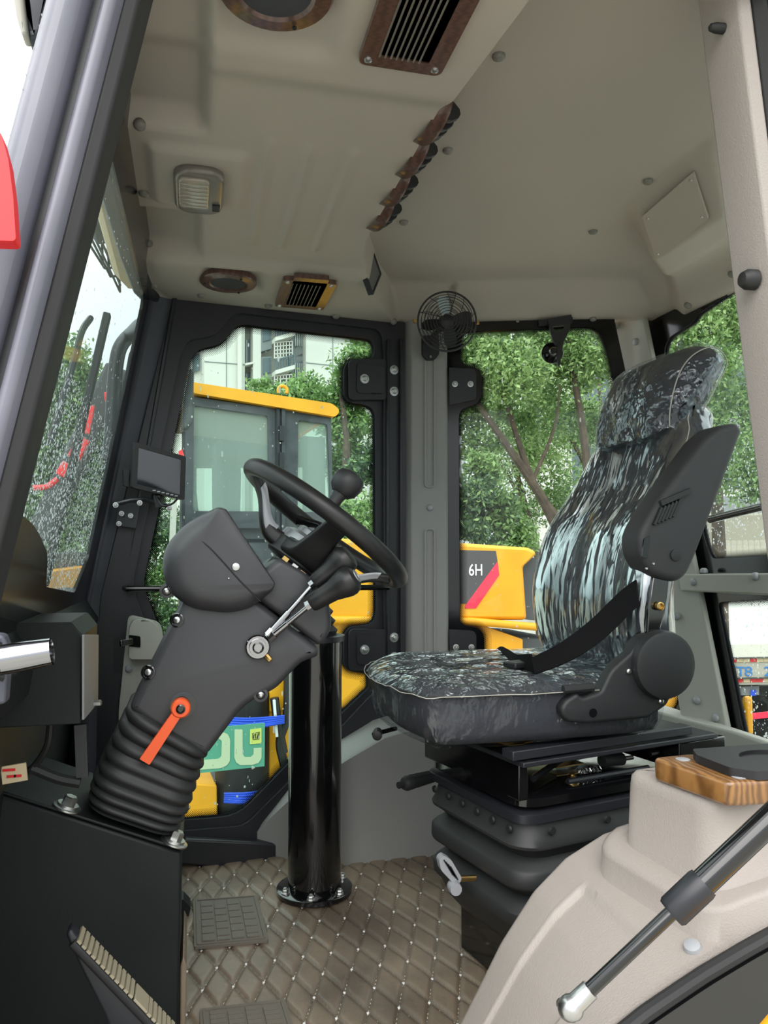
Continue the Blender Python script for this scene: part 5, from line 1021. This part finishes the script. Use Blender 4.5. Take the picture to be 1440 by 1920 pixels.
for sx_ in (-.9, 2.0):
    c = Vector((sx_, 4.75, GZ+.62)); B().lathe([(.34, -.2), (.6, -.2), (.62, -.14), (.62, .14), (.6, .2), (.34, .2)], c, (0, 1, 0), 36).build('wheel', 'rubber', ld)
B().slab([npx([(250, 1520), (1060, 1520), (1060, 1640), (250, 1640)])], NB, -1.2, -.2).build('chassis', 'black_paint', ld)
# green placard tied to the loader
SG = Plane(at(497, 1396, y=4.55), (1, .12, .0), (0, 0, 1)); pc = thing('placard', 'green placard with pale letters and a small yellow logo low outside the far door', 'sign', SG.p(0, 0))
cp = lambda l: SG.px([(380+a*.16667, 1220+b*.16667) for a, b in l])
B().slab([cp([(-200, 880), (300, 850), (700, 816), (696, 1300), (0, 1375), (-200, 1395)])], SG, -.012, .0).build('board', 'teal', pc)
B().slab([rnd(cp([(358, 885), (448, 885), (450, 1160), (470, 1195), (540, 1195), (572, 1165), (572, 1095), (662, 1090), (660, 1210), (625, 1262), (560, 1283), (420, 1285), (375, 1255), (355, 1200)]), .004)], SG, .0, .004).build('letter', 'pale_green', pc)
B().slab([rnd(cp([(-120, 940), (215, 910), (285, 940), (308, 1000), (305, 1240), (270, 1290), (200, 1320), (-120, 1345)]), .01), rnd(cp([(-40, 1000), (170, 985), (215, 1010), (210, 1190), (180, 1215), (-40, 1232)]), .01)], SG, .0, .004).build('letter', 'pale_green', pc)
lg_ = B().slab([rnd(cp([(532, 885), (660, 870), (660, 1040), (530, 1050)]), .004)], SG, .0, .005).build('logo', 'lime', pc, label='yellow square logo')
l = cp([(556, 925), (640, 912), (632, 995), (560, 1000)]); mb = B().slab([l, inset(l, .0025)], SG, .005, .007)
for p, q in (((575, 940), (568, 985)), ((585, 940), (600, 938)), ((595, 940), (590, 985)), ((607, 985), (625, 925)), ((622, 945), (612, 985))): u = cp([p, q]); mb.bar(SG.p(*u[0], .006), SG.p(*u[1], .006), .0045, .003, SG.n)
mb.build('logo_strokes', 'dark_plastic', lg_)
# ---- own machine parts outside
wp = thing('wiper', 'black windscreen wiper lying diagonally across the wet glass', 'wiper', WS.p(1.6, 1.2, -.03))
a, b = WS.hit(228, 590)-Vector((.03, 0, 0)), WS.hit(112, 1098)-Vector((.03, 0, 0)); B().bar(a, b, .016, .022, (0, 1, 0)).build('blade', 'rubber', wp, bev=.003)
B().tube(catmull([WS.hit(*q)-Vector((.055, 0, 0)) for q in ((220, 600), (206, 625), (192, 680), (178, 730), (150, 830))], 5), .007, 8).build('arm', 'black_paint', wp)
mi = thing('mirror_bracket', 'black bent mirror tube and mirror head outside the windscreen', 'mirror', at(225, 680, y=2.7))
B().tube(catmull([at(*q, y=2.9 if q[0] < 270 else 2.45) for q in ((300, 640), (275, 608), (248, 625), (226, 650), (217, 690), (212, 760), (206, 860))], 6), .026, 12).build('tube', 'black_paint', mi)
pillow(B(), rnd(YP(2.9).px([(262, 640), (242, 655), (230, 720), (228, 770), (262, 780)]), .03), YP(2.9), -.05, .0, .015).build('head', 'cast_grey', mi)
for q, w_ in (((196, 742), .10), ((208, 752), .07)): pass
rb = thing('red_crane_arm', 'red hydraulic arm seen blurred through the wet windscreen', 'machine', at(150, 820, y=5))
B().tube(catmull([at(*q, y=5.2) for q in ((62, 915), (88, 912), (108, 898))], 5), .018, 8).build('hose_run', 'red', rb); B().bar(at(112, 892, y=5.2), at(126, 868, y=5.2), .03, .06).build('link', 'red', rb, bev=.01); B().bar(at(138, 860, y=5.2), at(158, 822, y=5.2), .04, .08).build('cylinder', 'red', rb, bev=.01)
B().bar(at(160, 812, y=5.2), at(170, 760, y=5.2), .03, .05).build('cylinder_rod', 'red', rb); pillow(B(), rnd(YP(5.2).px([(194, 733), (206, 734), (216, 752), (210, 768), (196, 754)]), .03), YP(5.2), -.1, 0, .02).build('bracket', 'red', rb)
B().bar(at(222, 690, y=5.4), at(70, 1010, y=5.4), .10, .16).build('boom', 'cast_grey', rb, bev=.02)
fh = thing('front_frame', 'yellow front frame of the machine seen through the lower windscreen', 'frame', (-1.2, 2, .3))
PF = Plane((-1.1, 0, 0), (0, 1, 0), (0, 0, 1)); q = [at(*p, x=-1.1) for p in ((84, 1073), (168, 1073), (150, 1140), (60, 1140))]; ys_ = [p.y for p in q]; zs_ = [p.z for p in q]
B().slab([[(min(ys_)-.3, min(zs_)-.3), (max(ys_)+.3, min(zs_)-.3), (max(ys_)+.2, max(zs_)), (min(ys_)-.1, max(zs_))]], PF, -.2, .0).build('panel', 'yellow', fh, bev=.02)
PF2 = Plane((-1.25, 0, 0), (0, 1, 0), (0, 0, 1)); q = [at(*p, x=-1.25) for p in ((86, 1036), (176, 1036), (166, 1080), (80, 1080))]; B().slab([[PF2.uv(p) for p in q[::-1]]], PF2, -.1, .0).build('tank', 'cast_grey', fh, bev=.02)
wl2 = thing('work_lamp', 'grey work lamp under the roof edge outside the windscreen', 'lamp', at(195, 380, y=2.0))
cl = lambda l, y: YP(y).px([(100+a*.2187, 280+b*.2187) for a, b in l])
pillow(B(), rnd(cl([(300, 120), (450, 140), (505, 290), (520, 480), (518, 560), (450, 635), (330, 650), (250, 560)], 2.3), .01), YP(2.3), -.16, .0, .02).build('housing', 'cast_grey', wl2); B().bar(at(212, 330, y=2.3), at(236, 300, y=2.35), .03, .02).build('bracket', 'cast_grey', wl2)
lgd = thing('wire_grille', 'black wire grille hanging outside the upper windscreen', 'grille', at(205, 480, y=2.5)); G2 = lambda a, b: at(100+a*.2187, 280+b*.2187, y=2.5+.0006*(b-700))
for p, q in (((300, 640), (572, 1222)), ((355, 650), (575, 1165)), ((395, 655), (562, 1075)), ((300, 715), (490, 1090)), ((285, 775), (440, 1020)), ((410, 665), (425, 985)), ((465, 830), (482, 1080)), ((560, 1000), (572, 1222)), ((440, 1020), (578, 1008)), ((482, 1090), (645, 1080)), ((300, 640), (285, 775)), ((400, 660), (425, 760))): B().tube([G2(*p), G2(*q)], .0042, 6).build('wire', 'black_paint', lgd)
tb = thing('roof_trim_box', 'cream roof moulding beside the work lamp', 'moulding', at(235, 430, y=2.5)); pillow(B(), rnd(cl([(478, 110), (500, 110), (760, 1165), (640, 1090), (555, 975), (440, 790), (440, 660), (520, 560), (520, 300)], 2.48), .01), YP(2.48), -.12, .0, .02).build('moulding', 'cream_paint', tb)
dm = thing('door_mirror', 'dark mirror housing at the top left corner above the near post', 'mirror', at(60, 20, y=1.05)); pillow(B(), rnd(YP(1.05).px([(26, -30), (40, -30), (52, 70), (64, 70), (82, 60), (100, -30)]), .008), YP(1.05), -.05, .0, .008).build('housing', 'pillar_paint', dm); pillow(B(), rnd(YP(1.04).px([(20, -30), (42, -30), (52, 64), (40, 62), (30, 30)]), .006), YP(1.04), -.03, .0, .005).build('rim', 'silver_pad', dm)
rp = B().slab([rnd(YP(.74).px([(-40, 230), (2, 248), (16, 300), (25, 370), (30, 452), (-40, 450)]), .004)], YP(.74), -.02, .0).build('banner', 'red', None, bev=.002); tag(rp, 'bright red banner poking in at the left frame edge beside the slate post', 'banner')
rf = thing('rear_fender', 'yellow rear fender of the machine seen through the small window corner', 'fender', at(1256, 1318, y=2.62)); B().slab([rnd(YP(2.62).px([(1215, 1285), (1275, 1290), (1290, 1420), (1205, 1420)]), .02)], YP(2.62), -.3, .0).build('fender_side', 'yellow', rf, bev=.01)
p0_ = at(1380, 1306, x=1.62); B().box((1.66, p0_.y, p0_.z-.06), (.03, .02, .12)).build('fender_edge', 'yellow', rf, bev=.01)
# exterior wiper bar behind the rear window
rw_ = B().tube([RW.hit(1343, 974)+Vector((-.02, 0, 0)), RW.hit(1470, 950)+Vector((-.06, 0, 0))], .011, 12).build('rear_grab_bar', 'black_gloss', None, bev=0); tag(rw_, 'short glossy black grab bar across the upper rear window', 'bar')
# ---- trees
def leaf_mesh(P, size, tone):
    n = len(P); a = RNG.normal(size=(n, 3)); a /= np.linalg.norm(a, axis=1)[:, None]; b = np.cross(a, RNG.normal(size=(n, 3))); b /= np.linalg.norm(b, axis=1)[:, None]
    s = (size*(.6+.8*RNG.random(n)))[:, None]; w_ = s*.42; V = np.stack([P-a*s, P+b*w_, P+a*s, P-b*w_], 1).reshape(-1, 3); return V
def tree(name, label, trunks, blobs, tones, leaf=.045, group=None):
    t = thing(name, label, 'tree', (trunks[0][0][0].x, trunks[0][0][0].y, GZ), group); mb = B()
    for ti, (pts, r0, r1) in enumerate(trunks):
        if ti == 0: pts = [Vector((pts[0].x, pts[0].y, GZ-.05))]+list(pts)
        P_ = catmull(pts, 5); mb.tube(P_, [r0+(r1-r0)*i/(len(P_)-1) for i in range(len(P_))], 8)
    mb.build('trunk', 'bark', t)
    Vs, M_ = [], []
    leaf *= .72
    for (c, r, n, tn) in blobs:
        n = int(n*1.7)
        k = max(3, n//60); cc = RNG.normal(size=(k, 3)); cc = np.array(c)+cc/np.linalg.norm(cc, axis=1)[:, None]*(RNG.random(k)**.4)[:, None]*np.array([r, r*.8, r*.85])
        P = cc[RNG.integers(0, k, n)]+RNG.normal(size=(n, 3))*min(.16, r*.2); Vs.append(leaf_mesh(P, leaf, tn)); M_ += list(np.where(RNG.random(n) < .65, tn, RNG.integers(0, 4, n)))
    V = np.concatenate(Vs); n = len(V)//4; me = bpy.data.meshes.new('foliage'); me.vertices.add(len(V)); me.vertices.foreach_set('co', V.ravel()); me.loops.add(n*4); me.loops.foreach_set('vertex_index', np.arange(n*4)); me.polygons.add(n); me.polygons.foreach_set('loop_start', np.arange(0, n*4, 4))
    for k in range(4): me.materials.append(MATS['leaf%d' % k])
    me.polygons.foreach_set('material_index', np.array(M_, dtype=np.int32)); me.update(calc_edges=True); o = bpy.data.objects.new('foliage', me); COL.objects.link(o); o.parent = t; o.matrix_parent_inverse = Matrix.Translation(-t.location); o['kind'] = 'stuff'; return t
for k in range(4):
    t = MATS['leaf%d' % k].node_tree; b = t.nodes['Principled BSDF']; tl_ = N(t, 'ShaderNodeBsdfTranslucent'); tl_.inputs[0].default_value = b.inputs['Base Color'].default_value; mx = N(t, 'ShaderNodeMixShader'); mx.inputs[0].default_value = .35; t.links.new(b.outputs[0], mx.inputs[1]); t.links.new(tl_.outputs[0], mx.inputs[2]); t.links.new(mx.outputs[0], t.nodes['Material Output'].inputs[0])
def A(px, py, y): return at(px, py, y=y)
def blob(px, py, y, rpx, n, tn): p = at(px, py, y=y); return (p, rpx/F*p.length*.95, n, tn)
GR = 'trees behind the parked loader'
tree('street_tree', 'broad leafy tree with slanting trunks in the far rear side window', [([A(1075, 1060, 9), A(1020, 940, 9), A(940, 820, 9), A(880, 735, 9)], .10, .03), ([A(1040, 985, 9), A(990, 880, 9), A(950, 760, 9), A(900, 640, 9)], .06, .02), ([A(1110, 960, 9), A(1095, 820, 9), A(1075, 700, 9), A(1060, 620, 9)], .07, .02), ([A(1000, 900, 9), A(1040, 800, 9), A(1050, 720, 9)], .03, .01)],
     [blob(900, 660, 9, 60, 1900, 1), blob(960, 690, 8.6, 70, 2400, 2), blob(1040, 660, 9.2, 70, 2200, 1), blob(1110, 690, 9, 60, 1700, 2), blob(880, 780, 9.3, 50, 1300, 0), blob(960, 780, 9.3, 45, 700, 1), blob(1030, 770, 9.5, 70, 1600, 1), blob(1000, 860, 9.3, 45, 500, 2), blob(1110, 800, 9.5, 50, 900, 1), blob(960, 600, 9, 90, 2200, 1), blob(1060, 590, 9, 80, 1800, 1), blob(900, 840, 9.2, 40, 700, 1)], 0)
tree('plane_tree', 'airy pale tree filling the gaps behind the slanting trunks', [([A(1010, 1060, 13), A(985, 950, 13), A(960, 850, 13), A(930, 700, 13)], .09, .03), ([A(985, 950, 13), A(930, 850, 13), A(890, 760, 13)], .04, .01), ([A(1120, 1000, 13), A(1100, 880, 13), A(1030, 760, 13), A(990, 690, 13)], .06, .02), ([A(1150, 900, 13), A(1130, 800, 13), A(1120, 660, 13)], .05, .02)], [blob(930, 780, 13, 75, 1500, 2), blob(1010, 830, 13, 75, 1500, 1), blob(960, 880, 13, 75, 1400, 2), blob(1060, 900, 13, 60, 900, 1), blob(1080, 780, 13, 70, 1300, 2), blob(890, 700, 13, 70, 1200, 2), blob(1000, 700, 13, 80, 1500, 1), blob(1020, 950, 13, 60, 900, 0)], 0, .055)
tree('shrub_tree', 'dense dark green bush in front of the slanting trunks', [([A(900, 1080, 8), A(905, 1000, 8), A(895, 930, 8)], .04, .01)], [blob(890, 930, 8, 45, 1800, 3), blob(935, 960, 8, 45, 1500, 0), blob(880, 990, 8, 45, 1500, 3), blob(960, 1010, 8, 45, 1400, 1), blob(905, 880, 8.2, 35, 900, 1)], 0)
tree('round_tree', 'bushy tree rising behind the neighbouring cab roof', [([A(640, 1080, 8.5), A(645, 960, 8.5), A(650, 840, 8.5), A(640, 740, 8.5)], .09, .03)], [blob(570, 745, 9, 48, 1700, 2), blob(630, 750, 8.8, 45, 1600, 1), blob(680, 700, 8.5, 55, 1600, 1), blob(690, 650, 8.5, 45, 1000, 2), blob(660, 800, 8.7, 55, 1900, 1), blob(690, 880, 8.5, 45, 1400, 3), blob(670, 980, 8.3, 60, 2200, 2), blob(500, 735, 9.2, 30, 600, 2), blob(640, 870, 9.3, 40, 800, 0)], 0)
tree('garden_tree', 'tall pale green tree beyond the upper rear window', [([A(1350, 1080, 8), A(1345, 900, 8), A(1360, 700, 8), A(1370, 560, 8)], .10, .03)], [blob(1290, 620, 7.6, 60, 1900, 2), blob(1370, 580, 7.6, 60, 1800, 2), blob(1330, 690, 7.4, 60, 1700, 1), blob(1420, 640, 7.8, 60, 1200, 1), blob(1270, 700, 7.4, 40, 900, 1), blob(1400, 760, 7.6, 60, 1300, 1), blob(1300, 780, 7.2, 50, 1300, 0), blob(1360, 860, 7.2, 70, 1900, 1), blob(1430, 900, 7.2, 50, 1100, 1), blob(1300, 880, 7.3, 40, 800, 1), blob(1430, 540, 7.8, 60, 1300, 2), blob(1240, 620, 8, 40, 900, 1)], 0)
tree('poplar_tree', 'tall tree seen through the rain on the windscreen', [([A(110, 1070, 12), A(115, 900, 12), A(110, 700, 12)], .14, .04)], [blob(120, 690, 12, 55, 2200, 1), blob(60, 740, 12, 60, 2000, 1), blob(160, 760, 12, 50, 1900, 1), blob(100, 840, 12, 90, 3400, 0), blob(190, 850, 12, 60, 2000, 3), blob(90, 950, 12, 90, 3000, 0), blob(200, 960, 12, 70, 2200, 1), blob(20, 860, 12, 60, 1800, 3), blob(120, 1030, 12, 80, 1800, 1), blob(230, 760, 12.5, 40, 900, 1)], 0, .06)
tree('hedge_tree', 'blurred dark hedge beyond the door glass beside the monitor', [([A(290, 1260, 11), A(292, 1150, 11), A(290, 1000, 11)], .06, .02)], [blob(290, 900, 11, 50, 1500, 0), blob(300, 990, 11, 55, 1700, 3), blob(285, 1080, 11, 55, 1700, 0), blob(300, 1170, 11, 60, 1700, 3)], 0)
# ---- apartment block, second block, tiled house, trailer
AP = Plane((0, 26, 0), (1, .16, 0), (0, 0, 1)); ap = thing('apartment_building', 'pale apartment block with grey bays and barred windows above the loader roof', 'building', (2, 26, GZ))
def apx(p): return AP.px([(300+a*.2917, 600+b*.2917) for a, b in p])
def aslab(p, h0, h1, n_, m_, par=None): return B().slab([apx(p)], AP, h0, h1).build(n_, m_, par or ap)
l = apx([(-60, -900), (1900, -900)]); B().slab([[l[0], l[1], (l[1][0], GZ), (l[0][0], GZ)]], AP, -1.0, -.6).build('rear_wall', 'facade', ap); aslab([(285, -900), (545, -900), (545, 1500), (285, 1500)], -.6, .0, 'wall_bay', 'facade'); aslab([(598, -900), (650, -900), (650, 1500), (598, 1500)], -.6, .0, 'wall_bay', 'facade'); aslab([(922, -900), (1500, -900), (1500, 1500), (922, 1500)], -.6, .3, 'wall_bay', 'facade')
for y in (-270, 20, 265, 520, 780): aslab([(285, y), (545, y+20), (545, y+24), (285, y+4)], .0, .02, 'joint_line', 'facade_dark'); aslab([(922, y+20), (1500, y+80), (1500, y+84), (922, y+24)], .3, .32, 'joint_line', 'facade_dark')
for x in (425, 1090): aslab([(x, -900), (x+4, -900), (x+4, 1500), (x, 1500)], .0 if x < 600 else .3, .02 if x < 600 else .32, 'joint_line', 'facade_dark')
B().tube([AP.p(*apx([(510, -900)])[0], .1), AP.p(*apx([(510, 1500)])[0], .1)], .09, 10).build('downpipe', 'facade', ap)
for y in (-160, 110, 330, 560):
    w_ = aslab([(552, y), (596, y-8), (596, y+150), (552, y+165)], -.55, -.4, 'window', 'window_dark'); aslab([(572, y), (575, y), (575, y+155), (572, y+155)], -.4, -.36, 'mullion', 'facade', w_); aslab([(545, y+170), (598, y+160), (598, y+172), (545, y+184)], -.5, .05, 'window_sill', 'facade')
    w_ = aslab([(225, y+90), (272, y+80), (272, y+190), (225, y+205)], -.58, -.5, 'window', 'window_dark')
for y in (-190, 30, 240, 470):
    aslab([(652, y), (716, y-4), (716, y+155), (650, y+175)], -.3, .05, 'bay_window', 'facade_dark'); g_ = aslab([(658, y+10), (708, y+6), (708, y+100), (658, y+112)], .05, .08, 'window', 'window_dark')
    sl_o = aslab([(716, y+105), (838, y+70), (838, y+95), (716, y+130)], -.5, .55, 'balcony_slab', 'facade'); mb = B()
    for k in range(12): u = apx([(720+k*10.5, y+100-k*3), (720+k*10.5, y+38-k*3)]); mb.bar(AP.p(*u[0], .5), AP.p(*u[1], .5), .03, .03, AP.n)
    u = apx([(718, y+40), (838, y+5)]); mb.bar(AP.p(*u[0], .5), AP.p(*u[1], .5), .04, .05, AP.n); mb.build('balcony_railing', 'window_dark', sl_o)
    aslab([(845, y), (922, y-30), (922, y+200), (845, y+200)], -.5, -.1, 'side_panel', 'facade_dark'); w_ = aslab([(868, y+40), (916, y+20), (916, y+115), (868, y+140)], -.1, -.05, 'window', 'window_dark')
    for k in range(4): aslab([(870+k*14, y+38), (873+k*14, y+36), (873+k*14, y+135), (870+k*14, y+137)], -.05, -.01, 'window_bar', 'facade', w_)
    mb = B()
    for k in range(7): u = apx([(716+k*19, y+130), (716+k*19, y+235)]); mb.bar(AP.p(*u[0], .4), AP.p(*u[1], .4), .03, .03, AP.n)
    for k in range(5): u = apx([(716, y+135+k*24), (832, y+125+k*24)]); mb.bar(AP.p(*u[0], .4), AP.p(*u[1], .4), .03, .03, AP.n)
    mb.build('window_cage', 'facade', ap)
P2_ = Plane((14, 24, 0), (1, -.25, 0), (0, 0, 1)); b2_ = thing('residential_block', 'grey-white residential block half hidden by the trees', 'building', (14, 24, GZ))
u0, v0 = P2_.px([(1010, 1010)])[0]; u1 = P2_.px([(1700, 600)])[0][0]
B().slab([[(u0, GZ), (u1, GZ), (u1, 16), (u0, 16)]], P2_, -2, 0).build('wall', 'facade', b2_)
for i in range(9):
    for j in range(5):
        x = u0+1.2+i*2.4; z = .2+j*2.9
        w_ = B().slab([[(x, z), (x+1.3, z), (x+1.3, z+1.5), (x, z+1.5)]], P2_, -.1, .05).build('window', 'window_dark', b2_); B().slab([[(x-.5, z-1.0), (x+1.7, z-1.0), (x+1.7, z-.3), (x-.5, z-.3)]], P2_, .0, .5).build('balcony', 'facade_dark', b2_)
HD = ray(1390, 1015).xy.normalized(); hc_ = Vector((HD.x, HD.y, 0))*13; HP = Plane(hc_, (HD.y, -HD.x, 0), (0, 0, 1)); hs = thing('tiled_house', 'low white house with grey tiled roof behind the rear windows', 'house', (hc_.x, hc_.y, GZ))
(ua, va), (ub, vb) = HP.px([(1230, 968)])[0], HP.px([(1520, 1062)])[0]
B().slab([[(ua-2, GZ), (ub+2, GZ), (ub+2, HP.px([(1400, 1050)])[0][1]), (ua-2, HP.px([(1400, 1050)])[0][1])]], HP, -3, -.3).build('wall', 'white_wall', hs)
rows_ = 6; ev = vb; rd_ = va-vb
B().slab([[(ua-1, ev-.02), (ub+1, ev-.02), (ub+1, va), (ua-1, va)]], HP, -.5, -.3).build('roof_deck', 'tile_roof', hs)
tm = None; ncol = 26; pitch = (ub-ua)/ncol
for r_ in range(rows_):
    for c_ in range(ncol):
        u = ua+pitch*(c_+.5); z0_ = ev+rd_*r_/rows_; h0 = .25-.09*r_
        if tm is None:
            mb = B(); mb.loft([[Vector((math.cos(a)*pitch*.5, -k*.10, math.sin(a)*pitch*.28 + k*rd_/rows_*1.25)) for a in np.linspace(0, PI, 6)] for k in (0, 1)]); o = mb.build('roof_tile', 'tile_roof', hs); tm = o.data; o.matrix_parent_inverse = Matrix.Identity(4)
        else: o = bpy.data.objects.new('roof_tile', tm); COL.objects.link(o); o.parent = hs
        M = Matrix((HP.ex, -HP.n, Vector((0, 0, 1)))).transposed().to_4x4(); o.matrix_parent_inverse = Matrix.Translation(-hs.location); o.matrix_basis = Matrix.Translation(HP.p(u, z0_, h0-.3)) @ M @ Matrix.Diagonal((1, -1, 1, 1))
TD = ray(1390, 1265).xy.normalized(); tc_ = Vector((TD.x, TD.y, 0))*10.5; TP = Plane(tc_, (TD.y, -TD.x, 0), (0, 0, 1)); tr2 = thing('trailer', 'flat grey trailer with red and white reflectors and blue letters', 'trailer', (tc_.x, tc_.y, GZ))
def tpx(l): return TP.px([(1300+a*.1146, 1200+b*.1146) for a, b in l])
def tsl(l, h0, h1, n_, m_): return B().slab([tpx(l)], TP, h0, h1).build(n_, m_, tr2)
tsl([(300, 300), (2200, 260), (2200, 720), (300, 740)], -1.5, 0, 'side_board', 'trailer_grey')
for (y0, y1) in ((305, 365), (640, 695)):
    tsl([(300, y0-12), (2200, y0-45), (2200, y0-50), (300, y0-18)], 0, .08, 'rail', 'cast_grey')
    for k in range(14): x = 380+k*110; tsl([(x, y0+4-k*2), (x+105, y0+2-k*2), (x+105, y1-k*2), (x, y1+2-k*2)], .0, .02, 'reflector', 'red' if k % 3 == 2 or k % 3 == 0 and y0 > 500 else 'cream_paint')
for ch, x in (('1', 545), ('T', 690), ('8', 835), ('2', 1150)): text(ch, TP, 1300+x*.1146, 1200+585*.1146, 18, 'blue_letter', tr2, h=.01, sx=1.15)
tsl([(740, 790), (1080, 770), (1080, 920), (740, 930)], -.4, -.1, 'side_box', 'facade_dark'); tsl([(940, 840), (1030, 835), (1030, 925), (940, 928)], -.1, -.06, 'blue_label', 'blue_strap'); tsl([(300, 740), (2200, 720), (2200, 800), (300, 830)], -1.4, -.3, 'chassis', 'facade_dark')
for x in (640, 1150, 1700): c = TP.p(*tpx([(x, 880)])[0], -.5); B().lathe([(.2, -.12), (.42, -.12), (.44, 0), (.42, .12), (.2, .12)], (c.x, c.y, GZ+.44), TP.n, 24).build('wheel', 'rubber', tr2)
kb_ = B().bar(TP.p(*tpx([(740, 1010)])[0], 1.0), TP.p(*tpx([(1900, 880)])[0], 1.0), .04, .06).build('barrier_rail', 'pink_red', None); tag(kb_, 'faded red barrier rail on the ground beyond the lower rear window', 'barrier')
